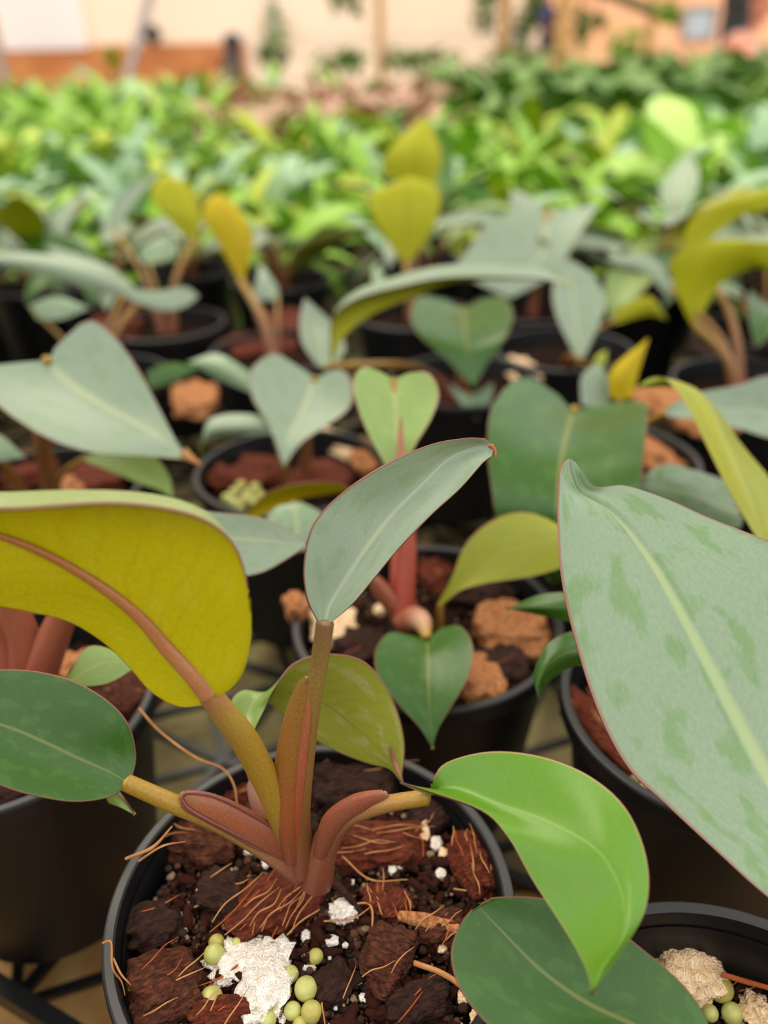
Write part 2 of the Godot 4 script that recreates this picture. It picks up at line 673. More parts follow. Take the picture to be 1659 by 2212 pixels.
func flakes(t: Node3D, depth: float, count: int, sd: int) -> void:
	var mm := MultiMesh.new()
	mm.transform_format = MultiMesh.TRANSFORM_3D
	mm.mesh = lump(Vector3(1, 0.35, 0.4), 0.3, 0.12, sd, 9, 6, 0.8)
	mm.instance_count = count
	var r := RandomNumberGenerator.new()
	r.seed = sd
	for i in count:
		var q := sqrt(r.randf()) * 0.036
		var a := r.randf() * TAU
		var s := 0.0015 + 0.0045 * pow(r.randf(), 2.0)
		var b := Basis.from_euler(Vector3(r.randf_range(-0.5, 0.5), r.randf() * 6, r.randf_range(-0.5, 0.5))).scaled(Vector3(s, s, s))
		mm.set_instance_transform(i, Transform3D(b, Vector3(q * cos(a), 0.078 - depth + r.randf_range(0.0, 0.002), q * sin(a))))
	var o := MultiMeshInstance3D.new()
	o.name = "husk_flakes"
	o.multimesh = mm
	o.material_override = M.husk_red if sd % 2 else M.husk
	o.set_meta("kind", "stuff")
	t.add_child(o, true)


func potted(x: float, g: float, label: String, depth := 0.008, group := "", near := true, k := 0) -> Node3D:
	var t := thing("potted_philodendron", label, "potted plant", Vector3(x, RIM - 0.078, -g), group)
	add_pot(t, depth, near, k)
	return t


# crumbs of potting mix: far too many to count
func crumbs(t: Node3D, depth: float, count: int, sd: int) -> void:
	var mm := MultiMesh.new()
	mm.transform_format = MultiMesh.TRANSFORM_3D
	mm.use_colors = true
	mm.mesh = lump(Vector3.ONE, 0.35, 0.12, sd, 7, 5)
	mm.instance_count = count
	var r := RandomNumberGenerator.new()
	r.seed = sd
	for i in count:
		var q := sqrt(r.randf()) * 0.0365
		var a := r.randf() * TAU
		var s := 0.0006 + 0.0019 * pow(r.randf(), 3.0)
		var tone := r.randf()
		mm.set_instance_color(i, Color(0.030, 0.017, 0.011) if tone < 0.68 else Color(0.085, 0.036, 0.02) if tone < 0.9 else Color(0.2, 0.125, 0.075) if tone < 0.985 else Color(0.6, 0.55, 0.48))
		var b := Basis.from_euler(Vector3(r.randf() * 6, r.randf() * 6, r.randf() * 6)).scaled(Vector3(s, s * 0.7, s))
		mm.set_instance_transform(i, Transform3D(b, Vector3(q * cos(a), 0.078 - depth + r.randf_range(-0.001, 0.0016), q * sin(a))))
	var o := MultiMeshInstance3D.new()
	o.name = "soil_crumbs"
	o.multimesh = mm
	o.material_override = M.crumb
	o.set_meta("kind", "stuff")
	t.add_child(o, true)


const RED := Color(0.23, 0.062, 0.032)
const PINK := Color(0.34, 0.105, 0.055)
const OLIVE := Color(0.40, 0.25, 0.03)
const BROWN := Color(0.26, 0.13, 0.035)


# Petiole of a traced leaf: from the middle of the potting mix to the leaf base.
func stem_to(o: MeshInstance3D, plant: Node3D, px: float, py: float, mm: float, depth := 0.008, thick := 0.0022, cols := []) -> void:
	var e := at(px, py, mm) - plant.position
	var b := Vector3(0, 0.074 - depth, 0) + Vector3(e.x, 0, e.z).limit_length(0.006)
	var mid := b.lerp(e, 0.5) + Vector3(-(e.x - b.x) * 0.18, absf(e.y - b.y) * 0.12, -(e.z - b.z) * 0.18)
	part("petiole", tube([b, mid, e], [thick * 1.5, thick, thick * 0.7], cols if cols.size() else [RED, BROWN, OLIVE], 10), M.stem, o)


func quick_leaf(plant: Node3D, rows: Array, look: String, depth := 0.008, thick := 0.002, petiole := true) -> MeshInstance3D:
	var rr := []
	for r in rows:
		rr.append([r[0], r[1], r[2]] + [r[0], r[1], r[2]] + [r[0], r[1], r[2]] if r.size() == 3 else r)
	var o := leaf(plant, rr, look, "", 18, 11, 0.0008)
	var k: int = 3 * (int(rr[0].size() / 3) / 2)
	if petiole:
		stem_to(o, plant, rr[0][k], rr[0][k + 1], rr[0][k + 2], depth, thick)
	return o


func build_front_plant() -> Node3D:
	var t := potted(-0.0172, 0.1022, "sharpest front seedling with a sage leaf raised over a large yellow-green backed leaf", 0.009, "", true, 0)
	var o := t.position
	crumbs(t, 0.009, 5200, 71)
	flakes(t, 0.009, 742, 71)
	# raised sage leaf
	var a := leaf(t, [
		[690, 1349, 142, 701, 1350, 142, 712, 1347, 142], [664, 1290, 141, 714, 1303, 143, 762, 1303, 142], [658, 1215, 141, 745, 1253, 144, 805, 1252, 143],
		[680, 1130, 142, 790, 1185, 145.5, 862, 1183, 145], [745, 1062, 144, 848, 1110, 148, 930, 1112, 147], [838, 1002, 146, 912, 1046, 150, 993, 1055, 149],
		[930, 962, 149, 972, 990, 152, 1042, 1000, 151], [1002, 949, 151, 1028, 965, 153, 1061, 985, 152], [1046, 948, 152, 1055, 957, 152.5, 1065, 972, 152.5]], "sage", "sage green leaf with pale midrib and rosy margin", 44, 25, 0.0004)
	stalk(a, o, [[655, 1880, 163], [648, 1760, 157], [668, 1560, 150], [690, 1430, 145.5], [702, 1346, 142]], [0.0030, 0.0021, 0.0018, 0.0017, 0.0017], [RED, BROWN, Color(0.3, 0.2, 0.05), Color(0.26, 0.15, 0.07)])
	part("leaf_tip", tube(px_points([[1060, 962, 152.6], [1068, 975, 153], [1071, 990, 153]], o), [0.0006, 0.0005, 0.0001], [Color(0.45, 0.13, 0.05)], 6), M.stem, a)
	# big leaf showing its yellow back
	var b := leaf(t, [
		[442, 1520, 138, 447, 1515, 137.5, 450, 1509, 137, 455, 1506, 136.8, 461, 1505, 136.6, 466, 1505, 136.5],
		[388, 1524, 139.5, 428, 1505, 138, 440, 1492, 136.6, 470, 1486, 135.2, 498, 1480, 134.4, 506, 1478, 134.2],
		[328, 1492, 140, 385, 1480, 138, 414, 1462, 136, 475, 1450, 133.5, 520, 1440, 132, 530, 1422, 131.6],
		[280, 1437, 140, 320, 1414, 137, 360, 1400, 135, 450, 1362, 131, 530, 1360, 128.6, 538, 1340, 128],
		[225, 1385, 140, 265, 1352, 136, 305, 1337, 133, 410, 1272, 127.5, 515, 1255, 125, 528, 1230, 123.5],
		[150, 1340, 139, 190, 1302, 135, 235, 1279, 131, 350, 1192, 125, 476, 1150, 122, 494, 1160, 119],
		[60, 1318, 138, 100, 1266, 133, 145, 1222, 129, 255, 1142, 124, 393, 1085, 121, 410, 1110, 115.5],
		[-20, 1305, 137, 10, 1240, 131, 45, 1174, 127.5, 140, 1112, 123, 250, 1060, 121, 255, 1086, 114],
		[-110, 1300, 136, -80, 1225, 130, -60, 1140, 126.5, 10, 1100, 123, 60, 1061, 121.5, 60, 1096, 113.5],
		[-190, 1280, 136, -180, 1220, 132, -170, 1160, 129, -130, 1120, 126, -100, 1080, 124, -100, 1110, 118],
		[-260, 1190, 132, -260, 1190, 132, -260, 1190, 132, -260, 1190, 132, -260, 1190, 132, -260, 1190, 132]], "backed", "large leaf turned to show its yellow-green back", 50, 36, 0.0, true)
	stalk(b, o, [[632, 1850, 162], [595, 1730, 155], [535, 1610, 147], [487, 1545, 141.5], [452, 1500, 137]], [0.0026, 0.0028, 0.0027, 0.0024, 0.0020], [RED, OLIVE, OLIVE, Color(0.44, 0.3, 0.06), Color(0.48, 0.24, 0.10)])
	part("midrib", tube(px_points([[452, 1502, 136.2], [418, 1462, 135], [360, 1400, 133.8], [305, 1337, 131.8], [235, 1279, 129.8], [145, 1222, 127.8], [45, 1174, 125.8], [-60, 1140, 125]], o), [0.0019, 0.0016, 0.0014, 0.0012, 0.0010, 0.0008, 0.0007, 0.0004], [Color(0.46, 0.2, 0.09), Color(0.42, 0.17, 0.05), Color(0.38, 0.14, 0.02)], 10, 40, 0.7, -az), M.stem, b)
	# dark glossy leaf on the left
	var c := leaf(t, [
		[273, 1700, 151, 275, 1690, 151, 284, 1680, 151.4], [232, 1722, 150, 235, 1668, 152, 292, 1630, 152.5], [160, 1731, 149, 170, 1640, 153, 274, 1562, 152.5],
		[80, 1719, 148.5, 100, 1607, 153.5, 222, 1508, 154], [10, 1699, 148, 35, 1578, 153.5, 140, 1466, 155.5], [-60, 1665, 148, -40, 1553, 153, 40, 1448, 156],
		[-120, 1620, 149, -110, 1535, 152, -60, 1460, 154], [-190, 1530, 151, -190, 1530, 151, -190, 1530, 151]], "green", "dark glossy green leaf", 40, 25, 0.0008)
	stalk(c, o, [[648, 1880, 164], [590, 1838, 161], [480, 1778, 157], [380, 1738, 154], [272, 1690, 151]], [0.0034, 0.0028, 0.0022, 0.0019, 0.0017], [RED, Color(0.34, 0.15, 0.07), Color(0.4, 0.24, 0.07), OLIVE, OLIVE])
	part("sheath", tube(px_points([[625, 1840, 160], [560, 1800, 157], [470, 1752, 154], [402, 1728, 153], [393, 1726, 153]], o), [0.0024, 0.0034, 0.0032, 0.0022, 0.0006], [RED, PINK, Color(0.36, 0.13, 0.05), Color(0.32, 0.13, 0.06)], 14, 28, 0.5, -az), M.stem, c)
	for q in [[[622, 1812, 158.5], [560, 1768, 154.8], [470, 1722, 152], [408, 1712, 151.6], [392, 1724, 151.6]], [[628, 1868, 160], [560, 1828, 156.4], [470, 1782, 153], [410, 1748, 151.8], [392, 1724, 151.6]]]:
		part("sheath_margin", tube(px_points(q, o), [0.0003, 0.00045, 0.00045, 0.0003], [RED, Color(0.2, 0.06, 0.05), Color(0.24, 0.07, 0.06)], 6, 24), M.stem, c)
	# bright leaf curling down to the right
	var d := leaf(t, [
		[935, 1690, 144, 925, 1712, 145, 866, 1688, 142], [965, 1648, 146, 985, 1702, 144, 925, 1708, 141], [1060, 1624, 145, 1080, 1735, 140, 1040, 1750, 138],
		[1170, 1635, 142, 1190, 1775, 135, 1098, 1808, 134], [1270, 1675, 138, 1290, 1835, 129, 1150, 1900, 131], [1350, 1745, 133, 1340, 1920, 125, 1205, 1985, 127],
		[1395, 1850, 128, 1345, 2000, 121, 1245, 2050, 123], [1395, 1960, 123, 1320, 2065, 118, 1268, 2100, 119], [1340, 2060, 119, 1297, 2110, 117, 1276, 2130, 117],
		[1276, 2146, 116, 1276, 2146, 116, 1276, 2146, 116]], "bright", "bright green leaf rolled down at its tip", 46, 25, 0.0005)
	stalk(d, o, [[682, 1905, 164], [700, 1830, 160], [745, 1768, 154], [830, 1738, 148], [925, 1722, 145]], [0.0036, 0.0030, 0.0021, 0.0016, 0.0015], [RED, Color(0.34, 0.12, 0.06), Color(0.4, 0.2, 0.08), OLIVE])
	part("sheath", tube(px_points([[690, 1850, 158], [720, 1775, 153], [775, 1735, 149], [828, 1717, 147], [832, 1714, 147]], o), [0.0014, 0.0024, 0.0023, 0.0012, 0.0004], [RED, PINK, PINK, Color(0.45, 0.2, 0.16)], 14, 28, 0.6, -az), M.stem, d)
	# leaf behind the stems, twisted to show its back
	var f := leaf(t, [
		[532, 1578, 172, 540, 1584, 172, 548, 1578, 172], [500, 1522, 174, 535, 1542, 176, 572, 1530, 175], [530, 1490, 179, 562, 1500, 178, 592, 1488, 173],
		[582, 1515, 184, 608, 1490, 180, 632, 1434, 173], [650, 1575, 184, 690, 1510, 181, 702, 1412, 174], [722, 1618, 183, 760, 1560, 180, 788, 1430, 174],
		[792, 1646, 180, 815, 1610, 178, 846, 1508, 175], [842, 1659, 178, 852, 1645, 177, 873, 1600, 176], [868, 1688, 176, 868, 1688, 176, 868, 1688, 176]], "olive", "leaf twisted to show its olive back", 44, 21, 0.0003)
	stalk(f, o, [[625, 1840, 165], [575, 1740, 166], [545, 1660, 169], [540, 1582, 172]], [0.0024, 0.0018, 0.0014, 0.0012], [RED, Color(0.4, 0.2, 0.1), OLIVE])
	part("leaf_tip", tube(px_points([[842, 1612, 175.6], [851, 1640, 176.3], [862, 1672, 175.6], [870, 1692, 176]], o), [0.0003, 0.0007, 0.0006, 0.0002], [Color(0.4, 0.2, 0.1)], 6), M.stem, f)
	# rolled young leaf in the middle
	var y := part("rolled_leaf", tube(px_points([[632, 1850, 161], [622, 1760, 157], [625, 1650, 153], [640, 1560, 150], [656, 1490, 147.5], [664, 1464, 146.5]], o), [0.0026, 0.0034, 0.0034, 0.0030, 0.0021, 0.0007], [RED, Color(0.34, 0.1, 0.03), Color(0.32, 0.15, 0.03), Color(0.33, 0.17, 0.04), Color(0.3, 0.2, 0.05)], 16, 34, 0.85, ax), M.stem, t)
	y.set_meta("label", "tightly rolled new leaf, olive and copper red")
	part("seam", tube(px_points([[640, 1840, 158.6], [641, 1740, 154.2], [650, 1640, 150.4], [661, 1560, 147.8], [667, 1480, 146]], o), [0.0010, 0.0013, 0.0012, 0.0010, 0.0004], [Color(0.36, 0.07, 0.025), Color(0.42, 0.12, 0.06), Color(0.40, 0.15, 0.06)], 8, 24, 0.8, -az), M.stem, y)
	var w := part("cataphyll", tube(px_points([[590, 1790, 164], [562, 1745, 165], [546, 1700, 166], [545, 1685, 166]], o), [0.0016, 0.0020, 0.0014, 0.0004], [PINK, Color(0.55, 0.34, 0.3)], 10, 0, 0.5, az), M.stem, t)
	w.set_meta("label", "pale pink papery sheath leaf")
	return t


func build_near_plants() -> void:
	var p: Node3D
	var o: MeshInstance3D
	# front right pot, its large sage leaf rising out of the right edge
	p = potted(0.0562, 0.0568, "front right pot with deep-set mix and a very large sage leaf at the right edge", 0.019, "", true, 1)
	crumbs(p, 0.019, 2600, 72)
	flakes(p, 0.019, 371, 72)
	o = leaf(p, [
		[1760, 2010, 132, 1800, 1930, 134, 1830, 1850, 136], [1650, 1930, 134, 1740, 1800, 137, 1850, 1600, 140], [1550, 1840, 138, 1668, 1690, 141, 1850, 1400, 146],
		[1440, 1738, 142, 1602, 1570, 145, 1800, 1270, 150], [1355, 1655, 145, 1540, 1450, 148.5, 1720, 1195, 153], [1290, 1530, 148, 1480, 1335, 152, 1620, 1153, 156],
		[1240, 1370, 152, 1420, 1228, 156, 1530, 1118, 159], [1213, 1240, 155, 1362, 1145, 159.5, 1440, 1078, 161], [1206, 1120, 158, 1308, 1088, 162, 1350, 1049, 163],
		[1209, 1042, 161, 1256, 1062, 164, 1288, 1053, 163.5], [1212, 1014, 162.5, 1236, 1020, 164, 1258, 1019, 163.5], [1222, 997, 163.5, 1232, 992, 164, 1244, 1000, 164]], "sage2", "very large sage green leaf with pale midrib", 60, 41, 0.0014)
	var e := at(1800, 1932, 134.5) - p.position
	part("petiole", tube([Vector3(0.004, 0.056, 0), Vector3(0.034, 0.075, 0.004), Vector3(e.x + 0.004, e.y - 0.02, e.z), e], [0.0034, 0.0026, 0.0022, 0.002], [RED, BROWN, OLIVE], 12), M.stem, o)

	# its low leaf lying over the rim of the front pot
	o = leaf(p, [
		[1420, 2345, 128, 1480, 2335, 128, 1540, 2320, 129], [1330, 2325, 129, 1450, 2270, 130.5, 1540, 2240, 132], [1200, 2295, 131, 1370, 2215, 133, 1490, 2145, 135], [1080, 2235, 134, 1265, 2165, 136, 1392, 2055, 138],
		[1000, 2145, 136.5, 1170, 2098, 139, 1290, 1984, 140], [976, 2060, 139, 1090, 2018, 141.5, 1180, 1944, 142], [1000, 1990, 142, 1040, 1964, 143, 1085, 1939, 143], [1032, 1958, 143, 1042, 1953, 143, 1052, 1948, 143]], "green", "low dark green leaf lying over the next pot", 40, 23, 0.0005)
	e = at(1480, 2335, 128) - p.position
	part("petiole", tube([Vector3(0, 0.056, 0.002), Vector3(e.x * 0.4, e.y - 0.004, e.z * 0.4), e], [0.003, 0.002, 0.0016], [RED, BROWN, OLIVE], 10), M.stem, o)

	# pot on the right with the fibrous chip
	p = potted(0.0896, 0.1560, "right pot with a tall fibrous husk chip and two small dark leaves", 0.011, "", true, 2)
	crumbs(p, 0.011, 1800, 73)
	flakes(p, 0.011, 257, 73)
	quick_leaf(p, [[1300, 1440, 190, 1290, 1400, 190, 1290, 1365, 193], [1240, 1440, 188, 1225, 1410, 187, 1230, 1365, 191], [1195, 1465, 186, 1180, 1440, 185, 1180, 1395, 189], [1172, 1490, 185, 1160, 1480, 184, 1153, 1455, 187], [1163, 1514, 183]], "green")
	quick_leaf(p, [[1240, 1345, 203, 1240, 1310, 203, 1240, 1278, 205], [1170, 1330, 206, 1165, 1310, 205, 1165, 1285, 208], [1096, 1315, 210]], "green")

	# middle pot
	p = potted(0.0125, 0.1968, "middle pot with red stems and a small heart-shaped green leaf hanging over its rim", 0.010, "", true, 3)
	crumbs(p, 0.010, 1800, 74)
	flakes(p, 0.010, 257, 74)
	o = quick_leaf(p, [[952, 1357, 224, 922, 1377, 223, 888, 1372, 224], [992, 1351, 221, 924, 1394, 219.5, 842, 1366, 221], [1020, 1392, 213, 925, 1415, 215, 812, 1405, 213], [1013, 1455, 206.5, 926, 1470, 208.5, 818, 1465, 206], [978, 1520, 203, 928, 1530, 204, 862, 1522, 203], [946, 1575, 201, 931, 1580, 201, 908, 1573, 201], [934, 1618, 200]], "green", 0.010, 0.0018, false)
	o.set_meta("label", "small heart-shaped green leaf")
	part("petiole", tube(px_points([[872, 1345, 238], [895, 1338, 232], [912, 1345, 227], [922, 1376, 223]], p.position), [0.0034, 0.0042, 0.0030, 0.0014], [PINK, PINK, Color(0.5, 0.28, 0.2), OLIVE], 12), M.stem, o)
	o = quick_leaf(p, [[948, 1298, 240, 950, 1305, 240, 956, 1308, 240], [975, 1250, 238, 985, 1275, 238, 995, 1275, 237], [1010, 1170, 237, 1050, 1215, 236, 1060, 1258, 235], [1085, 1115, 236, 1130, 1180, 234, 1150, 1245, 233], [1170, 1115, 235, 1215, 1165, 233, 1230, 1220, 232], [1290, 1190, 234]], "lime", 0.010, 0.0014)
	o = quick_leaf(p, [[882, 806, 249, 850, 817, 250.5, 822, 803, 250.5], [925, 806, 246, 851, 835, 249, 785, 793, 249], [948, 850, 243, 853, 860, 247, 763, 825, 246], [930, 905, 240, 855, 915, 244, 775, 885, 243], [900, 955, 238, 857, 960, 241, 800, 945, 241], [880, 1000, 236, 858, 1010, 239, 830, 1000, 239], [862, 1050, 236]], "fresh", 0.010, 0.002, false)
	part("petiole", tube(px_points([[880, 1345, 244], [866, 1240, 243], [868, 1100, 244], [860, 950, 248], [850, 818, 250.4]], p.position), [0.0042, 0.0036, 0.0024, 0.0016, 0.0012], [Color(0.42, 0.06, 0.04), Color(0.44, 0.1, 0.06), Color(0.42, 0.16, 0.08), OLIVE], 12), M.stem, o)
	part("leaf_spike", tube(px_points([[868, 1340, 240], [880, 1200, 239], [872, 1060, 237], [865, 960, 236], [866, 900, 236]], p.position), [0.0034, 0.0030, 0.0022, 0.0011, 0.0002], [Color(0.36, 0.05, 0.03), Color(0.44, 0.1, 0.06), Color(0.5, 0.2, 0.12), PINK], 12), M.stem, p).set_meta("label", "pink red pointed new leaf spike")
	part("leaf_stub", tube(px_points([[880, 1345, 242], [845, 1300, 240], [810, 1255, 238], [800, 1240, 238]], p.position), [0.004, 0.0032, 0.0022, 0.0006], [RED, PINK, PINK], 12), M.stem, p)

	# left pot
	p = potted(-0.1083, 0.1651, "left pot with red stems behind the dark glossy leaf, at the left edge", 0.010, "", true, 4)
	crumbs(p, 0.010, 1400, 75)
	flakes(p, 0.010, 200, 75)
	quick_leaf(p, [[152, 1448, 180, 138, 1478, 180, 160, 1484, 180], [200, 1395, 182, 220, 1432, 181, 235, 1475, 180], [310, 1430, 184]], "fresh", 0.010, 0.0016)
	quick_leaf(p, [[205, 1700, 172, 222, 1712, 172, 235, 1735, 172], [240, 1698, 170, 255, 1722, 170, 262, 1745, 169], [291, 1760, 168]], "fresh", 0.010, 0.0012)
	quick_leaf(p, [[400, 1100, 215, 400, 1140, 213, 400, 1200, 212], [470, 1107, 212, 480, 1160, 211, 490, 1240, 208], [560, 1118, 209, 570, 1166, 208, 560, 1238, 205], [620, 1145, 206, 625, 1172, 205, 630, 1200, 203], [667, 1172, 202]], "sage")
	for q in [[[60, 1470, 204], [55, 1390, 200], [20, 1290, 194]], [[80, 1470, 203], [110, 1390, 199], [145, 1310, 194]], [[30, 1480, 206], [10, 1400, 204], [-40, 1320, 200]]]:
		part("stem", tube(px_points(q, p.position), [0.0048, 0.0042, 0.0034], [Color(0.4, 0.08, 0.05), Color(0.42, 0.13, 0.08), PINK], 12), M.stem, p)

	# third row
	p = potted(-0.1450, 0.2920, "pot near the left edge under a broad pointed sage leaf with an orange tip", 0.010, "", true, 6)
	o = quick_leaf(p, [[120, 750, 286, 103, 776, 285, 60, 782, 283], [185, 693, 286, 130, 808, 283.5, -60, 800, 276], [235, 715, 284, 172, 842, 281, -20, 862, 272], [290, 785, 280, 235, 880, 277, 90, 940, 268], [345, 885, 277, 300, 915, 274, 200, 978, 267], [382, 955, 274, 362, 955, 271, 310, 985, 268], [408, 986, 271, 405, 987, 270, 400, 992, 269], [434, 1003, 268]], "sage", 0.010, 0.003)
	o.set_meta("label", "broad pointed sage leaf")
	part("leaf_tip", tube(px_points([[395, 978, 269.5], [415, 992, 268.8], [436, 1004, 268]], p.position), [0.0022, 0.0012, 0.0002], [Color(0.36, 0.2, 0.06), Color(0.5, 0.16, 0.04)], 8, 0, 0.4, -az), M.stem, o)
	quick_leaf(p, [[185, 985, 302, 180, 990, 302, 190, 998, 300], [260, 968, 297, 255, 1000, 295, 250, 1022, 293], [330, 985, 292, 315, 1025, 290, 305, 1045, 288], [365, 1030, 289, 355, 1048, 288, 345, 1058, 287], [374, 1076, 286]], "fresh", 0.010, 0.0014)
	quick_leaf(p, [[-60, 930, 300, -60, 960, 298, -60, 1000, 298], [0, 940, 298, 0, 965, 296, 0, 995, 296], [56, 988, 296]], "sage2")
	quick_leaf(p, [[320, 800, 352, 318, 820, 352, 322, 838, 352], [370, 783, 354, 370, 805, 352, 370, 828, 352], [432, 795, 356]], "green", 0.010, 0.0014, false)

	p = potted(-0.0400, 0.3060, "pot left of centre with a grey-green heart leaf and a cluster of pale prills", 0.010, "", true, 7)
	o = quick_leaf(p, [[708, 802, 325, 682, 814, 327, 645, 792, 327], [742, 800, 322, 676, 830, 325.5, 590, 764, 326], [762, 838, 318, 665, 858, 323, 540, 802, 322], [753, 882, 315, 650, 895, 319, 545, 858, 318], [700, 922, 312, 630, 930, 315, 575, 908, 315], [650, 957, 310, 618, 965, 311, 594, 952, 311], [612, 1009, 308]], "sage", 0.010, 0.0022)
	o.set_meta("label", "grey-green heart leaf")
	quick_leaf(p, [[595, 940, 318, 600, 915, 318, 590, 900, 320], [520, 940, 318, 520, 920, 316, 520, 893, 320], [460, 945, 318, 465, 925, 316, 470, 898, 320], [440, 955, 316, 440, 940, 316, 445, 915, 318], [432, 978, 314]], "sage", 0.010, 0.0014)
	quick_leaf(p, [[556, 1118, 275, 540, 1113, 274, 526, 1110, 272], [625, 1083, 280, 600, 1070, 276, 590, 1057, 270], [690, 1068, 282, 680, 1055, 278, 675, 1041, 272], [740, 1062, 283, 735, 1055, 280, 735, 1044, 276], [766, 1056, 280]], "gold", 0.010, 0.0014, false)
	quick_leaf(p, [[590, 1185, 258, 640, 1190, 258, 690, 1185, 258], [575, 1125, 262, 640, 1130, 260, 705, 1130, 262], [600, 1094, 264, 640, 1092, 263, 690, 1105, 264], [650, 1084, 265]], "sage2")
	quick_leaf(p, [[545, 850, 355, 545, 830, 355, 535, 800, 357], [470, 818, 358, 470, 790, 356, 470, 764, 360], [404, 782, 360]], "sage2", 0.010, 0.0014)

	p = potted(0.0960, 0.3080, "pot right of centre under a broad drooping two-lobed green leaf", 0.010, "", true, 8)
	o = quick_leaf(p, [[1300, 872, 296, 1240, 884, 298, 1205, 852, 300], [1394, 868, 290, 1236, 902, 289, 1130, 813, 298], [1398, 905, 272, 1225, 935, 274, 1066, 872, 276], [1391, 975, 255, 1212, 1000, 256, 1054, 960, 258], [1381, 1060, 247, 1205, 1080, 247, 1062, 1050, 248], [1366, 1120, 247, 1205, 1140, 247, 1075, 1120, 247], [1300, 1200, 250, 1200, 1210, 250, 1120, 1190, 250], [1195, 1260, 255]], "green", 0.010, 0.0026)
	o.set_meta("label", "broad drooping two-lobed green leaf")
	quick_leaf(p, [[1600, 1140, 262, 1605, 1110, 262, 1590, 1045, 264], [1500, 1150, 262, 1500, 1070, 260, 1500, 1015, 264], [1420, 1120, 262, 1420, 1050, 260, 1430, 1003, 264], [1365, 1050, 262]], "sage2", 0.010, 0.0014)
	quick_leaf(p, [[1365, 860, 345, 1340, 862, 345, 1318, 860, 345], [1377, 810, 345, 1350, 805, 342, 1320, 800, 343], [1400, 732, 346]], "gold", 0.010, 0.0014)
	quick_leaf(p, [[1255, 875, 352, 1290, 880, 352, 1315, 875, 352], [1256, 815, 354, 1285, 803, 354, 1314, 818, 354], [1290, 783, 356]], "sage", 0.010, 0.0014)
	o = quick_leaf(p, [[1440, 880, 300, 1436, 893, 300, 1442, 900, 300], [1500, 850, 304, 1505, 885, 303, 1510, 908, 301], [1590, 833, 306, 1600, 885, 306, 1600, 927, 303], [1680, 812, 308, 1690, 890, 308, 1690, 945, 304], [1800, 880, 308]], "sage", 0.010, 0.002)

	p = potted(0.1960, 0.2600, "pot at the right edge with a long yellow-green arching leaf", 0.010, "", true, 9)
	o = quick_leaf(p, [[1640, 1170, 220, 1660, 1180, 222, 1690, 1170, 222], [1575, 1060, 226, 1615, 1060, 226, 1680, 1060, 238], [1525, 960, 234, 1568, 950, 233, 1602, 960, 246], [1480, 870, 243, 1530, 872, 240, 1547, 880, 250], [1440, 820, 250, 1490, 832, 246, 1502, 842, 256], [1410, 816, 254, 1435, 822, 252, 1440, 834, 258], [1376, 836, 258]], "lime", 0.010, 0.002)
	o.set_meta("label", "long arching yellow-green leaf")

	p = potted(0.2000, 0.3950, "black pot at the right edge below the yellow-backed leaves", 0.010, "", true, 10)
	quick_leaf(p, [[1510, 690, 440, 1497, 695, 440, 1485, 685, 440], [1560, 610, 438, 1505, 620, 434, 1453, 610, 434], [1640, 577, 436, 1550, 560, 428, 1455, 550, 428], [1700, 600, 436, 1640, 530, 426, 1560, 519, 426], [1760, 540, 430]], "sage", 0.010, 0.003)
	quick_leaf(p, [[1500, 545, 470, 1490, 540, 470, 1475, 530, 470], [1590, 472, 468, 1540, 462, 465, 1495, 470, 465], [1660, 450, 468, 1640, 427, 465, 1590, 425, 465], [1720, 395, 470]], "sage", 0.010, 0.0022)
	quick_leaf(p, [[1440, 640, 450, 1450, 625, 450, 1455, 610, 452], [1390, 590, 455, 1385, 570, 455, 1400, 550, 458], [1300, 560, 460]], "sage", 0.010, 0.0016)

	# fourth row
	p = potted(-0.0640, 0.4720, "pot with wet reddish bark left of centre and one upright golden leaf", 0.008, "", true, 11)
	quick_leaf(p, [[528, 600, 520, 520, 605, 520, 510, 595, 520], [546, 530, 518, 515, 530, 514, 463, 510, 516], [541, 490, 516, 495, 470, 512, 438, 470, 514], [505, 440, 516, 475, 435, 514, 445, 440, 515], [468, 416, 518]], "gold", 0.008, 0.0034)
	quick_leaf(p, [[590, 650, 500, 600, 640, 500, 600, 620, 502], [550, 640, 503, 560, 610, 502, 580, 590, 505], [560, 570, 510]], "sage", 0.008, 0.0014)
	p = potted(-0.1650, 0.4300, "pot at the left with a long flat sage leaf reaching out of the picture", 0.008, "", true, 12)
	quick_leaf(p, [[300, 652, 455, 310, 640, 455, 290, 620, 457], [200, 625, 455, 215, 600, 453, 230, 572, 458], [100, 595, 457, 110, 572, 455, 120, 552, 460], [20, 578, 460, 20, 562, 458, 20, 545, 462], [-60, 560, 462]], "sage", 0.008, 0.0024)
	quick_leaf(p, [[275, 622, 450, 270, 635, 450, 285, 650, 449], [340, 628, 448, 340, 650, 446, 345, 670, 446], [400, 620, 447, 400, 640, 446, 395, 664, 445], [430, 640, 446]], "sage", 0.008, 0.0016)
	quick_leaf(p, [[60, 660, 440, 70, 670, 440, 80, 690, 440], [120, 640, 438, 130, 660, 436, 130, 690, 436], [195, 665, 438]], "sage2", 0.008, 0.0014)
	p = potted(0.0450, 0.4120, "pot in the centre under a long level leaf, pale above and yellow below", 0.009, "", true, 13)
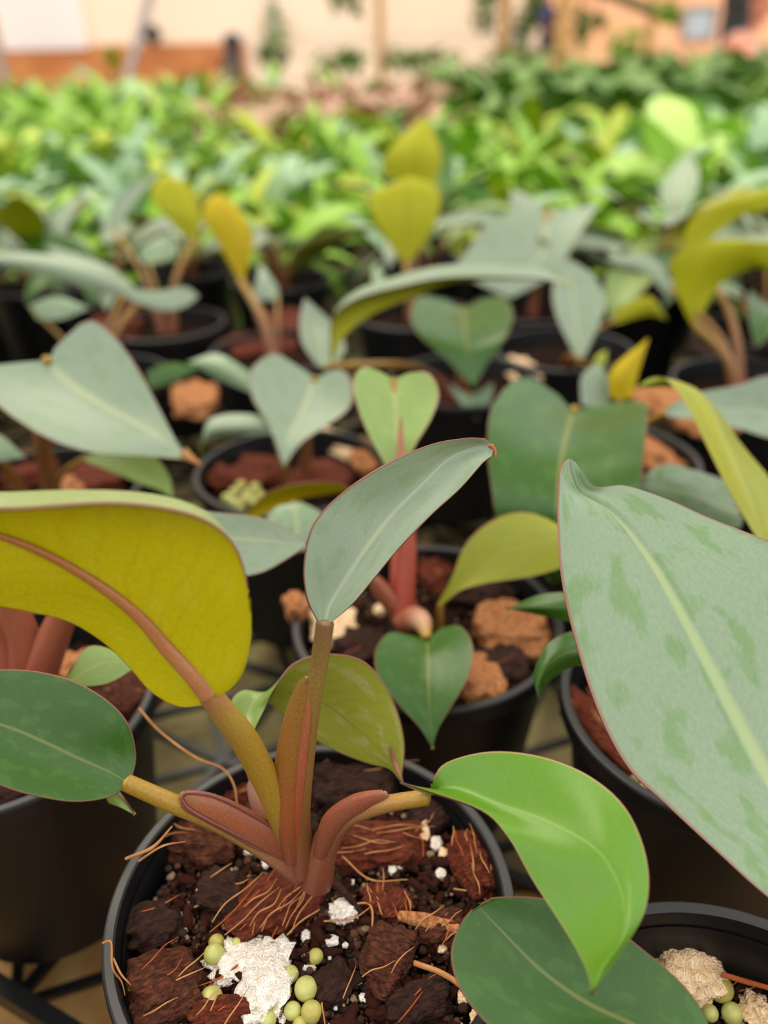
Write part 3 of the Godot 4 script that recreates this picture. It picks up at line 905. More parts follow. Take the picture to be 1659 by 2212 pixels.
	o = leaf(p, [[712, 800, 361, 713, 792, 361, 716, 782, 361, 718, 786, 360], [740, 732, 362, 722, 712, 361, 722, 680, 360, 716, 692, 351], [800, 682, 364, 780, 660, 362, 775, 625, 361, 770, 645, 350], [880, 647, 366, 872, 625, 364, 872, 592, 362, 870, 617, 351],
		[970, 613, 366, 962, 600, 365, 955, 573, 364, 960, 600, 353], [1080, 604, 366, 1078, 592, 365, 1070, 570, 366, 1075, 598, 356], [1180, 607, 364, 1176, 598, 364, 1170, 581, 366, 1175, 603, 358], [1236, 622, 362, 1236, 622, 362, 1236, 622, 362, 1236, 622, 362]], "sage", "long level leaf, pale above and yellow below", 34, 17, 0.0)
	stem_to(o, p, 714, 788, 360, 0.009, 0.002)
	o = quick_leaf(p, [[1040, 647, 434, 1000, 663, 436, 962, 646, 435], [1086, 640, 426, 1003, 682, 424, 908, 640, 428], [1108, 680, 404, 1005, 707, 405, 887, 677, 406], [1087, 735, 388, 1010, 750, 387, 905, 722, 388], [1050, 790, 386, 1015, 790, 384, 965, 777, 385], [1022, 836, 382]], "green", 0.009, 0.002)
	quick_leaf(p, [[1065, 825, 405, 1015, 852, 407, 970, 828, 405], [1062, 857, 403, 1018, 875, 403, 983, 857, 403], [1030, 908, 400]], "sage2", 0.009, 0.0014)
	quick_leaf(p, [[688, 792, 370, 700, 794, 370, 720, 790, 370], [653, 742, 374, 690, 740, 376, 747, 752, 374], [648, 690, 380, 680, 690, 382, 722, 702, 380], [658, 642, 384]], "sage", 0.009, 0.0018)
	p = potted(0.1120, 0.4620, "pot right of centre with an upright pale sage leaf and golden shoots", 0.009, "", true, 14)
	quick_leaf(p, [[1245, 772, 430, 1252, 774, 430, 1262, 772, 430], [1205, 692, 434, 1245, 690, 437, 1302, 682, 436], [1193, 630, 440, 1235, 620, 443, 1307, 640, 442], [1208, 580, 446, 1230, 575, 447, 1277, 590, 446], [1228, 558, 448]], "sage", 0.009, 0.002)
	quick_leaf(p, [[1330, 700, 470, 1330, 690, 470, 1320, 672, 470], [1400, 680, 466, 1400, 660, 464, 1400, 640, 466], [1440, 690, 462]], "sage2", 0.009, 0.0014)
	quick_leaf(p, [[1300, 800, 430, 1290, 798, 430, 1282, 796, 430], [1308, 780, 430, 1297, 770, 428, 1286, 774, 430], [1310, 758, 432]], "lime", 0.009, 0.0014)
	# fifth row
	p = potted(0.0250, 0.5500, "pot in the centre rows with two upright olive leaves", 0.009, "", true, 15)
	quick_leaf(p, [[890, 560, 560, 875, 565, 560, 860, 555, 560], [942, 480, 556, 880, 470, 552, 812, 480, 554], [947, 410, 556, 880, 396, 552, 803, 420, 554], [890, 384, 560]], "sage", 0.009, 0.003)
	quick_leaf(p, [[945, 392, 640, 900, 397, 640, 830, 382, 640], [953, 330, 636, 900, 320, 632, 836, 330, 634], [917, 248, 642]], "sage", 0.009, 0.002)
	p = potted(0.1100, 0.5600, "pot right of centre with a wide grey leaf drooping in two halves", 0.009, "", true, 16)
	quick_leaf(p, [[1296, 440, 560, 1185, 455, 565, 1110, 455, 565], [1262, 490, 550, 1180, 500, 556, 1055, 480, 555], [1228, 550, 545, 1170, 555, 547, 1008, 542, 548], [1200, 592, 542, 1120, 592, 543, 990, 585, 542], [1100, 645, 540]], "sage", 0.009, 0.003)
	p = potted(-0.1500, 0.5400, "pot in the left rows with an olive leaf beside a narrow pale leaf", 0.009, "", true, 17)
	quick_leaf(p, [[428, 515, 560, 420, 518, 560, 405, 515, 560], [433, 460, 558, 395, 460, 555, 343, 450, 557], [407, 400, 558, 370, 395, 556, 328, 410, 557], [350, 376, 560]], "sage", 0.009, 0.0026)
	quick_leaf(p, [[233, 492, 560, 245, 494, 560, 257, 487, 560], [253, 420, 564, 275, 425, 565, 297, 430, 564], [347, 370, 570]], "sage", 0.009, 0.002)
	quick_leaf(p, [[300, 560, 556, 320, 570, 556, 345, 565, 556], [310, 530, 560, 345, 530, 560, 385, 545, 560], [370, 500, 566]], "sage2", 0.009, 0.0016)


# ---------------------------------------------------------------- what lies on the potting mix
func ground_size(px: float, py: float, w: float, h: float, y: float) -> Vector2:
	var a := on(px - w * 0.5, py, y)
	var b := on(px + w * 0.5, py, y)
	var c := on(px, py - h * 0.5, y)
	var d := on(px, py + h * 0.5, y)
	return Vector2(a.distance_to(b), c.distance_to(d))


func chip(px: float, py: float, w: float, h: float, thick: float, turn: float, m, soil: float, sd: int, label: String, fibers := 0, fiber_turn := 0.0, tilt := 0.0, group := "") -> MeshInstance3D:
	var s := ground_size(px, py, w, h, soil + thick * 0.4)
	var o := solo("coconut_husk_chip", lump(Vector3(s.x, thick, s.y), 0.26, 0.12, sd, 36, 22, 0.74), m, on(px, py, soil + thick * 0.3), label, "husk chip", group)
	o.rotation = Vector3(tilt, turn, 0)
	var r := RandomNumberGenerator.new()
	r.seed = sd
	for k in fibers:
		var l := s.x * r.randf_range(0.35, 0.75)
		var a := fiber_turn + r.randf_range(-0.35, 0.35)
		var c := Vector3(r.randf_range(-0.42, 0.42) * s.x, thick * r.randf_range(0.42, 0.55), r.randf_range(-0.4, 0.4) * s.y)
		var d := Vector3(cos(a), 0, -sin(a)) * l * 0.5
		var up := Vector3(0, thick * r.randf_range(-0.1, 0.25), 0)
		var bow := Vector3(-sin(a), 0, -cos(a)) * l
		part("fiber", tube([c - d, c - d * 0.4 + up * 0.5 + bow * r.randf_range(-0.06, 0.06), c + d * 0.3 + up * 0.6 + bow * r.randf_range(-0.08, 0.08), c + d + up + bow * r.randf_range(-0.1, 0.1)], [0.0001, 0.00016, 0.00014, 0.00006], [], 5), M.fiber if r.randf() < 0.7 else M.fiber_red, o)
	return o


func strand(pts: Array, r0: float, r1: float, m, label: String, category := "fiber", group := "") -> void:
	var o: Vector3 = at(pts[0][0], pts[0][1], pts[0][2]) if pts[0].size() == 3 else on(pts[0][0], pts[0][1], RIM - 0.006)
	var q := []
	for p in pts:
		q.append((at(p[0], p[1], p[2]) if p.size() == 3 else on(p[0], p[1], RIM - 0.0062)) - o)
	solo("coir_fiber", tube(q, [r0, r0, r1], [], 6, pts.size() * 5), m, o, label, category, group)


func prill(px: float, py: float, r: float, soil: float, label: String, group: String, k: int, lift := 0.0) -> void:
	var p := on(px, py, soil)
	var mm: float = (p - EYE).dot(az)
	var rad: float = r / F * mm * 0.97
	var s := SphereMesh.new()
	s.radius = rad
	s.height = rad * 2.0
	s.radial_segments = 24
	s.rings = 14
	p = on(px, py, soil + rad * 0.8 + lift)
	var o := solo("fertilizer_prill", s, M.prill_green if k % 3 != 1 else M.prill, p, label, "fertilizer prill", group)
	o.rotation = Vector3(k * 0.7, k * 1.1, 0)
	o.scale = Vector3(1.0, 0.96 + 0.03 * (k % 3), 1.0)


func grit(px: float, py: float, w: float, h: float, soil: float, m, sd: int, label: String, group := "", called := "perlite_crumb", rough := 0.22, thick := 0.8) -> MeshInstance3D:
	var s := ground_size(px, py, w, h, soil)
	var y := minf(s.x, s.y) * thick
	var o := solo(called, lump(Vector3(s.x, y, s.y), rough, 0.16, sd, 14 if w < 40.0 else 32, 9 if w < 40.0 else 20, 0.85), m, on(px, py, soil + y * 0.35), label, "perlite" if called == "perlite_crumb" else "pumice stone", group)
	o.rotation.y = 0.0
	return o


func build_litter() -> void:
	var s := RIM - 0.009
	# husk chips of the front pot
	chip(590, 1955, 205, 120, 0.006, 0.5, M.husk_red, s, 301, "red-brown coconut husk chip with a fringe of fibers in the front pot", 17, 0.55)
	chip(358, 2135, 150, 150, 0.009, 0.5, M.husk, s, 302, "large rounded dark husk chunk at the front pot's lower left rim", 5, 0.3)
	chip(440, 1815, 170, 90, 0.008, -0.2, M.husk, s, 303, "husk chip under the left petiole of the front seedling", 3, 0.2)
	chip(505, 1712, 95, 55, 0.006, 0.1, M.husk_red, s, 304, "small reddish husk chip at the back left of the front pot", 2, 0.4)
	chip(770, 1690, 190, 90, 0.007, 0.05, M.husk_dark, s, 305, "broad dark husk slab at the back of the front pot behind the stems", 2, 0.0)
	chip(815, 1825, 200, 95, 0.005, 0.0, M.husk_red, s, 306, "flat husk chip with straight strands right of the front seedling's stem", 9, 0.03)
	chip(1032, 1868, 95, 150, 0.008, 0.35, M.husk_red, s, 307, "upright frayed husk chip at the front pot's right rim", 12, 1.3)
	chip(838, 2070, 100, 140, 0.007, -0.4, M.husk, s, 308, "brown husk lump in the middle of the front pot", 3, 1.1)
	chip(838, 1950, 80, 100, 0.004, 0.9, M.husk_red, s, 309, "small splintered husk chip below the right petiole", 10, 0.9)
	chip(478, 2195, 130, 70, 0.006, 0.1, M.husk_red, s, 310, "husk chip cut by the lower edge of the picture", 4, 0.9)
	chip(905, 2165, 130, 90, 0.006, 0.3, M.husk_dark, s, 311, "dark husk lump at the lower edge right of the prills", 2, 0.4)
	chip(480, 1930, 110, 80, 0.007, -0.3, M.husk_dark, s, 312, "dark husk lump left of the fringed chip", 2, 0.7)
	chip(330, 2000, 110, 90, 0.006, 0.4, M.husk_dark, s, 313, "dark lump of mix by the front pot's left rim", 1, 0.2)
	chip(960, 2010, 110, 70, 0.005, 0.2, M.husk, s, 314, "husk chip next to the pale stick", 5, 0.5)
	chip(720, 2130, 110, 80, 0.005, 0.7, M.husk_dark, s, 315, "dark lump right of the prill cluster", 1, 0.4)
	chip(620, 1790, 120, 60, 0.005, 0.1, M.husk_dark, s, 316, "dark chip behind the base of the front seedling", 1, 0.4)
	chip(940, 1760, 110, 60, 0.005, 0.4, M.husk_dark, s, 317, "dark chip under the bright curled leaf", 1, 0.4)
	var stick := solo("bark_stick", tube([on(862, 1978, s + 0.003) - on(920, 1990, s + 0.003), Vector3.ZERO, on(990, 2008, s + 0.003) - on(920, 1990, s + 0.003)], [0.0012, 0.0019, 0.0015], [], 8, 12, 0.7), M.husk_tan, on(920, 1990, s + 0.003), "pale bark stick lying in the front pot", "stick")
	stick.rotation.y = 0.0
	solo("root", tube([Vector3.ZERO, on(750, 1935, s + 0.005) - on(715, 1898, s + 0.004), on(792, 1985, s + 0.001) - on(715, 1898, s + 0.004)], [0.0009, 0.0008, 0.0004], [], 8, 12), M.husk_dark, on(715, 1898, s + 0.004), "brown aerial root running down from the front seedling's base", "root")
	# loose fibers
	var fg := "loose coir fibers in the front pot"
	var lf := "loose tan coir fiber in the front pot"
	strand([[272, 1855, 158], [330, 1830, 156], [372, 1785, 157]], 0.00035, 0.0002, M.fiber, "bundle of tan fibers lying over the front pot's left rim", "fiber", fg)
	strand([[300, 1860, 158], [350, 1828, 156], [400, 1818, 158]], 0.00025, 0.0001, M.fiber, lf, "fiber", fg)
	strand([[222, 2037, 150], [240, 2036, 149], [243, 2090, 149], [262, 2120, 150], [270, 2150, 150]], 0.00022, 0.00012, M.fiber, "branched root hair hooked over the front pot's left rim", "fiber", fg)
	strand([[245, 2070, 149], [262, 2105, 149], [285, 2130, 150]], 0.0002, 0.0001, M.fiber, lf, "fiber", fg)
	strand([[300, 1530, 190], [345, 1580, 187], [420, 1635, 184], [480, 1660, 182], [505, 1695, 181], [512, 1735, 180]], 0.00028, 0.00022, M.fiber, "long thin fiber rising behind the front pot to the left pot", "fiber")
	for q in [[[600, 2000], [570, 2060], [548, 2110], [520, 2180]], [[740, 1960], [800, 1955], [800, 2040], [785, 2110]], [[890, 2075], [940, 2100], [1010, 2140], [1040, 2180]], [[330, 2160], [390, 2150], [440, 2145]], [[700, 1990], [760, 1985], [800, 1960]], [[690, 2120], [694, 2160], [702, 2212]], [[620, 2020], [650, 1990], [690, 1965]], [[420, 1960], [470, 1930], [540, 1890]], [[1000, 1880], [1040, 1890], [1080, 1870]], [[980, 1920], [1030, 1930], [1070, 1960]], [[560, 2190], [590, 2140], [640, 2100]], [[740, 1850], [800, 1900], [880, 1900]], [[880, 1790], [910, 1810], [915, 1850]], [[520, 2080], [480, 2110], [430, 2130]]]:
		strand(q, 0.00022, 0.00012, M.fiber if q[0][0] % 40 else M.fiber_red, lf, "fiber", fg)
	strand([[895, 2080], [960, 2105], [1012, 2145], [1040, 2190]], 0.0006, 0.0005, M.fiber, "thicker tan fiber curving out under the low leaf", "fiber")
	# pumice and perlite of the front pot
	var w := grit(520, 2080, 130, 90, s, M.pumice, 331, "largest white pumice lump beside the prills in the front pot", "", "pumice_stone", 0.3, 0.45)
	part("lobe", lump(Vector3(0.0095, 0.005, 0.0165), 0.3, 0.16, 332, 32, 20, 0.85), M.pumice, w, on(572, 2120, s + 0.001) - on(520, 2080, s)).rotation.y = -0.15
	grit(742, 1968, 60, 44, s + 0.001, M.pumice, 333, "white green-tinged pumice piece below the seedling's base", "", "pumice_stone", 0.35)
	var pc := "white perlite crumbs in the front pot"
	var pl := "tiny white perlite crumb on the front pot's mix"
	var k := 340
	for q in [[915, 1785, 34, 66, 1], [942, 1822, 26, 30, 0], [960, 1850, 24, 34, 1], [952, 1888, 24, 22, 0], [848, 1880, 20, 22, 0], [863, 1868, 15, 24, 0], [660, 2022, 20, 28, 0], [716, 2032, 32, 22, 0], [668, 2092, 32, 14, 0], [786, 2155, 22, 20, 0], [815, 2145, 18, 14, 0], [660, 2056, 12, 16, 0], [540, 1838, 32, 16, 0], [575, 1862, 18, 28, 0], [588, 1910, 10, 18, 0], [438, 1925, 26, 34, 1], [398, 2010, 14, 12, 0], [315, 1980, 14, 14, 1], [330, 2002, 8, 8, 0], [775, 2010, 9, 9, 0], [800, 2020, 9, 10, 0], [746, 2042, 14, 12, 0], [712, 2070, 9, 9, 0], [610, 2200, 18, 26, 0], [1000, 2155, 26, 32, 1], [955, 2050, 20, 18, 1], [1085, 1898, 28, 20, 1], [1065, 1930, 22, 40, 1], [760, 1906, 12, 12, 0], [685, 2000, 12, 14, 0], [270, 2180, 26, 36, 0], [1035, 2200, 40, 36, 1], [422, 2145, 16, 10, 0], [725, 2178, 10, 10, 0], [845, 2128, 8, 8, 0], [880, 2190, 10, 8, 0], [500, 1880, 8, 8, 0], [722, 1838, 6, 12, 0], [655, 1852, 9, 12, 0]]:
		k += 1
		grit(q[0], q[1], q[2], q[3], s + 0.0008, M.pumice_tan if q[4] == 1 else M.pumice, k, pl, pc)
	var i := 0
	for q in [[468, 2036, 18, 0], [462, 2061, 22, 0.001], [512, 2043, 18, 0], [682, 2066, 17, 0], [627, 2105, 19, 0], [661, 2136, 26, 0.0005], [612, 2144, 20, 0], [592, 2176, 19, 0], [632, 2184, 20, 0], [673, 2186, 24, 0], [456, 2158, 26, 0], [576, 2203, 22, 0], [648, 2212, 16, 0], [286, 2131, 15, 0], [486, 2190, 12, -0.001], [476, 1905, 10, -0.001]]:
		i += 1
		prill(q[0], q[1], q[2], s + 0.0005, "round yellow-green fertilizer prill on the front pot's mix", "prills in the front pot", i, q[3])
	# front right pot, its mix lies deeper
	s = RIM - 0.019
	grit(1478, 2092, 150, 130, s + 0.002, M.pumice_tan, 381, "large cream pumice stone in the front right pot", "", "pumice_stone", 0.26, 0.6)
	grit(1632, 2185, 60, 70, s + 0.002, M.pumice_tan, 382, "cream pumice stone at the lower right corner", "", "pumice_stone", 0.3)
	grit(1520, 2150, 18, 26, s + 0.002, M.pumice, 383, "white perlite crumb between the prills of the front right pot")
	for q in [[1532, 2040, 18, 0], [1589, 2078, 18, 0], [1556, 2136, 28, 0.001], [1534, 2188, 18, 0], [1582, 2190, 24, 0], [1640, 2125, 18, -0.001]]:
		i += 1
		prill(q[0], q[1], q[2], s + 0.001, "round olive fertilizer prill in the front right pot", "prills in the front right pot", i, q[3])
	strand([[1560, 2105, 158], [1610, 2120, 156], [1700, 2145, 154]], 0.0006, 0.0005, M.fiber_red, "red-brown fiber by the lower right corner", "fiber")
	chip(1620, 2150, 110, 60, 0.004, 0.2, M.husk_dark, s, 384, "dark husk chip in the front right pot", 3, 0.2)
	# right pot
	s = RIM - 0.011
	chip(1290, 1580, 95, 175, 0.010, 0.25, M.husk_red, s, 391, "tall fibrous husk chip at the right pot's left rim", 14, 1.5)
	chip(1420, 1720, 90, 50, 0.006, -0.4, M.husk, s, 392, "husk chip under the edge of the large sage leaf", 6, -0.5)
	for q in [[1345, 1635, 14], [1330, 1658, 12], [1358, 1664, 15], [1372, 1678, 15], [1388, 1703, 12], [1400, 1684, 12], [1350, 1680, 10]]:
		i += 1
		prill(q[0], q[1], q[2], s + 0.003, "small olive fertilizer prill in the right pot", "prills in the right pot", i, 0.0)
	grit(1467, 1745, 30, 16, s + 0.006, M.pumice, 393, "white perlite crumb at the right pot's rim under the large leaf")
	# middle pot
	s = RIM - 0.010
	chip(1108, 1366, 160, 95, 0.012, -0.15, M.husk_tan, s, 401, "tan husk chunk in the middle pot, the larger one", 3, 0.1)
	chip(1030, 1475, 100, 105, 0.011, 0.3, M.husk_tan, s, 402, "pale tan husk chunk behind the heart-shaped leaf", 0)
	chip(716, 1352, 95, 75, 0.009, 0.2, M.pumice_tan, s, 403, "cream chunk at the middle pot's left rim under the raised sage leaf", 0)
	chip(935, 1225, 75, 80, 0.008, 0.1, M.husk_red, s, 404, "reddish bark piece at the back of the middle pot", 5, 1.5)
	chip(780, 1400, 120, 70, 0.008, 0.4, M.husk_dark, s, 405, "dark husk chip left in the middle pot", 1)
	chip(1040, 1280, 150, 70, 0.009, -0.1, M.husk_dark, s, 406, "dark husk slab below the yellow-green leaf", 1)
	chip(740, 1290, 60, 50, 0.008, 0.3, M.husk, s, 407, "orange-brown husk bit at the middle pot's far left", 2)
	chip(640, 1310, 50, 45, 0.008, 0.3, M.husk_tan, s + 0.008, 408, "orange bark flake on the middle pot's left rim", 0)
	chip(1090, 1450, 110, 80, 0.009, 0.2, M.husk_dark, s, 409, "dark husk chunk at the middle pot's right rim", 1)
	grit(820, 1318, 26, 20, s, M.pumice_tan, 410, "cream perlite crumb beside the red stems of the middle pot")
	# left pot
	chip(268, 1500, 150, 90, 0.010, -0.5, M.husk, s, 421, "smooth brown husk slab in the left pot beside its rim", 1)
	chip(40, 1715, 110, 50, 0.006, 0.2, M.husk_dark, s, 422, "dark husk chip at the left pot's front rim", 2)
	chip(175, 1440, 90, 50, 0.008, 0.2, M.husk_tan, s, 423, "tan husk chip behind the small light leaf of the left pot", 0)
	# rows behind
	for q in [[735, 960, 60, 120, 0.006, 0.7, "pumice_tan", "cream stick-like chip standing in the pot left of centre"], [560, 1020, 120, 60, 0.008, 0.2, "husk_red", "red bark chip behind the pale prills"], [690, 1030, 120, 60, 0.008, -0.2, "husk_red", "red bark chip under the grey-green heart leaf"], [800, 985, 90, 60, 0.008, 0.1, "husk_tan", "tan bark chunk right of the cream stick"], [480, 1030, 60, 40, 0.008, 0.1, "husk_red", "small red bark bit at the left rim of that pot"],
		[60, 1010, 120, 60, 0.008, 0.2, "husk_red", "red bark chip near the left edge under the broad leaf"], [210, 1030, 120, 60, 0.008, 0.2, "husk_red", "red bark chip right of the reddish stem at the left"], [150, 1060, 80, 40, 0.008, 0.2, "husk_tan", "tan bark chip peeping over the big yellow leaf"], [1450, 880, 110, 70, 0.012, 0.3, "husk_tan", "tan chunk behind the arching leaf"], [1415, 990, 80, 60, 0.010, 0.3, "husk_tan", "tan and red chunk right of the drooping leaf"], [1530, 915, 110, 45, 0.010, 0.1, "husk_tan", "tan chunk at the rim of the right edge pot"],
		[560, 745, 160, 45, 0.008, 0.0, "husk_red", "wet red bark slab in the fourth row"], [620, 700, 110, 50, 0.010, 0.2, "husk_red", "red bark chunk behind the wet slab"], [260, 690, 110, 70, 0.012, 0.2, "husk_red", "red bark chunk under the long flat sage leaf"], [420, 860, 90, 60, 0.010, 0.2, "husk_tan", "brown and cream chips left of the heart leaf"], [1120, 800, 70, 50, 0.010, 0.3, "pumice_tan", "cream chip behind the broad drooping leaf"], [950, 850, 70, 60, 0.010, 0.3, "husk_red", "red bark chip below the drooping heart"], [1560, 770, 110, 50, 0.010, 0.3, "husk_dark", "dark bark chip at the far right of the fourth row"]]:
		k += 1
		chip(q[0], q[1], q[2], q[3], q[4], q[5], M[q[6]], s, 500 + k, q[7], 0)
	for q in [[500, 1065], [515, 1050], [530, 1070], [545, 1055], [520, 1082], [500, 1088], [540, 1085], [556, 1072], [485, 1078], [510, 1098]]:
		i += 1
		prill(q[0] + 6, q[1], 13, s + 0.001, "pale yellow prill in the cluster left of the orange-backed leaf", "prills left of the orange-backed leaf", i, 0.001 * (i % 3))


# ---------------------------------------------------------------- trays and bench
func build_trays() -> void:
	var unit := box(Vector3.ONE)
	var e1 := Vector3(0.891, 0, 0.454)
	var e2 := Vector3(0.454, 0, -0.891)
	var y := RIM - 0.0862
	var side := 0.41
	var names := {"0,0": "black lattice tray under the front pots", "-1,0": "black lattice tray under the left pots", "0,1": "black lattice tray under the middle rows", "-1,1": "black lattice tray under the rows at the left", "0,-1": "black lattice tray at the lower left corner", "-1,-1": "black lattice tray out at the left below the first rows", "1,0": "black lattice tray under the pots at the right"}
	for key in names:
		var c: PackedStringArray = key.split(",")
		var a0 := -0.262 + int(c[0]) * 0.43
		var b0 := 0.064 + int(c[1]) * 0.432
		var base := e1 * (a0 + side / 2) + e2 * (b0 + side / 2)
		var t := thing("lattice_tray", names[key], "tray", Vector3(base.x, y, base.z), "lattice trays on the bench")
		var h := side / 2
		var n := 8
		for k in n + 1:
			var d := -h + side * k / n
			var frame := k == 0 or k == n
			var w := 0.0048 if frame else 0.0036
			var hh := 0.008 if frame else 0.0024
			var up := Vector3(0, 0.003, 0) if frame else Vector3(0, -0.0008, 0)
			bar_between(e1 * -h + e2 * d + up, e1 * h + e2 * d + up, "frame" if frame else "bar", t, M.pot, w, hh, unit)
			bar_between(e1 * d + e2 * -h + up * 0.98, e1 * d + e2 * h + up * 0.98, "frame" if frame else "bar", t, M.pot, w, hh, unit)
		for k in range(-n + 1, n):
			var d := side * k / n
			var lo := maxf(-h, -h - d)
			var hi := minf(h, h - d)
			bar_between(e1 * lo + e2 * (lo + d) + Vector3(0, -0.0022, 0), e1 * hi + e2 * (hi + d) + Vector3(0, -0.0022, 0), "diagonal_bar", t, M.pot, 0.0030, 0.0022, unit)
			bar_between(e1 * lo + e2 * -(lo + d) + Vector3(0, -0.0024, 0), e1 * hi + e2 * -(hi + d) + Vector3(0, -0.0024, 0), "diagonal_bar", t, M.pot, 0.0030, 0.0022, unit)


func build_bench() -> void:
	var t := thing("nursery_bench", "long plank bench carrying all the trays and pots", "bench", Vector3(0, 0, -1.6))
	var n := 18
	for k in n:
		var m := box(Vector3(5.2, 0.024, 0.212), 0.002)
		part("plank", m, M.plank if k < 2 else M.plank_grey, t, Vector3(0, 0.578, 1.75 - k * 0.216))
	for x in [-2.4, -0.8, 0.8, 2.4]:
		part("beam", box(Vector3(0.06, 0.08, 3.85), 0.003), M.plank, t, Vector3(x, 0.525, -0.1))
		for z in [-1.9, 1.6]:
			part("leg", box(Vector3(0.06, 0.485, 0.06), 0.003), M.plank, t, Vector3(x, 0.2425, z))


# ---------------------------------------------------------------- rows of seedlings behind
func sprout(t: Node3D, sd: int, look: Array, tall: float, leaves: int, long: float, wide: float, heart: float, fine := true) -> void:
	var r := RandomNumberGenerator.new()
	r.seed = sd
	for i in leaves:
		var yaw := i * 2.4 + r.randf_range(-0.4, 0.4)
		var hgt := tall * r.randf_range(0.35, 1.0)
		var out := r.randf_range(0.008, 0.028)
		var dir := Vector3(sin(yaw), 0, -cos(yaw))
		var b := Vector3(0, 0.068, 0) + dir * 0.003
		var e := b + dir * out + Vector3(0, hgt, 0)
		var l := long * r.randf_range(0.7, 1.1)
		var g := leaf_grid(e, yaw, r.randf_range(0.1, 1.0), r.randf_range(0.3, 1.5), l, wide * l, heart, r.randf_range(-0.1, 0.35), r.randf_range(-0.4, 0.4), 13 if fine else 9, 9 if fine else 7)
		var o := part("leaf", blade(g, LM[look[i % look.size()]], 0.0005, 0.0), null, t)
		part("petiole", tube([b, b.lerp(e, 0.6) - dir * 0.004, e], [0.0026, 0.0018, 0.0013], [RED, BROWN, OLIVE], 7), M.stem, o)


# One far plant as a single mesh: leaves, stalks and pot are a few blurred pixels each.
func far_plant(sd: int, look: String, leaves: int, tall: float, long: float, wide: float, heart: float, arch: float) -> ArrayMesh:
	var r := RandomNumberGenerator.new()
	r.seed = sd
	var st := SurfaceTool.new()
	st.begin(Mesh.PRIMITIVE_TRIANGLES)
	var sk := SurfaceTool.new()
	sk.begin(Mesh.PRIMITIVE_TRIANGLES)
	for i in leaves:
		var yaw := i * 2.4 + r.randf_range(-0.5, 0.5)
		var f := float(i) / leaves
		var hgt := tall * (0.25 + 0.75 * f) * r.randf_range(0.8, 1.1)
		var dir := Vector3(sin(yaw), 0, -cos(yaw))
		var b := Vector3(0, 0.065, 0)
		var e := b + dir * r.randf_range(0.01, 0.04) + Vector3(0, hgt, 0)
		var l := long * r.randf_range(0.75, 1.1)
		var g := leaf_grid(e, yaw, lerpf(0.3, 1.25, f) + r.randf_range(-0.2, 0.2), arch * r.randf_range(0.6, 1.3), l, wide * l, heart, r.randf_range(-0.1, 0.3), r.randf_range(-0.5, 0.5), 8, 5)
		var bm := blade(g, [null, null, null], 0.0007)
		for k in 3:
			st.append_from(bm, k, Transform3D())
		sk.append_from(tube([b, b.lerp(e, 0.5) - dir * 0.004, e], [0.003, 0.002, 0.0015], [Color(0.3, 0.3, 0.06)], 5, 5), 0, Transform3D())
	var mesh: ArrayMesh = st.commit()
	mesh.surface_set_material(0, LM[look][0])
	sk.commit(mesh)
	mesh.surface_set_material(1, M.stem)
	var pt := SurfaceTool.new()
	pt.begin(Mesh.PRIMITIVE_TRIANGLES)
	pt.append_from(pot_wall_far, 0, Transform3D(Basis(), Vector3(0, 0.078, 0)))
	pt.append_from(pot_rim_far, 0, Transform3D(Basis(), Vector3(0, 0.078, 0)))
	pt.append_from(soils[1], 0, Transform3D(Basis(), Vector3(0, 0.066, 0)))
	pt.commit(mesh)
	mesh.surface_set_material(2, M.pot)
	return mesh


# The same plant with each leaf and the pot as parts, for the nearer rows of the far bed.
func split_plant(sd: int, look: String, leaves: int, tall: float, long: float, wide: float, heart: float, arch: float) -> Node3D:
	var r := RandomNumberGenerator.new()
	r.seed = sd
	var t := Node3D.new()
	for i in leaves:
		var yaw := i * 2.4 + r.randf_range(-0.5, 0.5)
		var f := float(i) / leaves
		var hgt := tall * (0.25 + 0.75 * f) * r.randf_range(0.8, 1.1)
		var dir := Vector3(sin(yaw), 0, -cos(yaw))
		var b := Vector3(0, 0.065, 0)
		var e := b + dir * r.randf_range(0.01, 0.04) + Vector3(0, hgt, 0)
		var l := long * r.randf_range(0.75, 1.1)
		var g := leaf_grid(e, yaw, lerpf(0.3, 1.25, f) + r.randf_range(-0.2, 0.2), arch * r.randf_range(0.6, 1.3), l, wide * l, heart, r.randf_range(-0.1, 0.3), r.randf_range(-0.5, 0.5), 9, 7)
		var o := part("leaf", blade(g, LM[look], 0.0006), null, t)
		part("petiole", tube([b, b.lerp(e, 0.5) - dir * 0.004, e], [0.003, 0.002, 0.0015], [Color(0.3, 0.3, 0.06)], 6, 5), M.stem, o)
	add_pot(t, 0.012, false, sd)
	return t


func ordinal(n: int) -> String:
	var ones := ["zeroth", "first", "second", "third", "fourth", "fifth", "sixth", "seventh", "eighth", "ninth", "tenth", "eleventh", "twelfth", "thirteenth", "fourteenth", "fifteenth", "sixteenth", "seventeenth", "eighteenth", "nineteenth", "twentieth"]
	if n <= 20:
		return ones[n]
	return ("twenty-" if n < 30 else "thirty-") + ones[n % 10] if n % 10 else ["", "", "", "thirtieth", "fortieth"][n / 10]


# Labels that say which one: the row counted from the front, then the place in the row counted from the left.
func label_rows(list: Array, depth: float, text: String) -> void:
	list.sort_custom(func(a, b): return a.position.z > b.position.z)
	var rows := []
	var edge := -1e9
	for o in list:
		if rows.is_empty() or -o.position.z > edge:
			rows.append([])
			edge = -o.position.z + depth
		rows[-1].append(o)
	for i in rows.size():
		rows[i].sort_custom(func(a, b): return a.position.x < b.position.x)
		for k in rows[i].size():
			rows[i][k].set_meta("label", text % [ordinal(k + 1), ordinal(i + 1)])


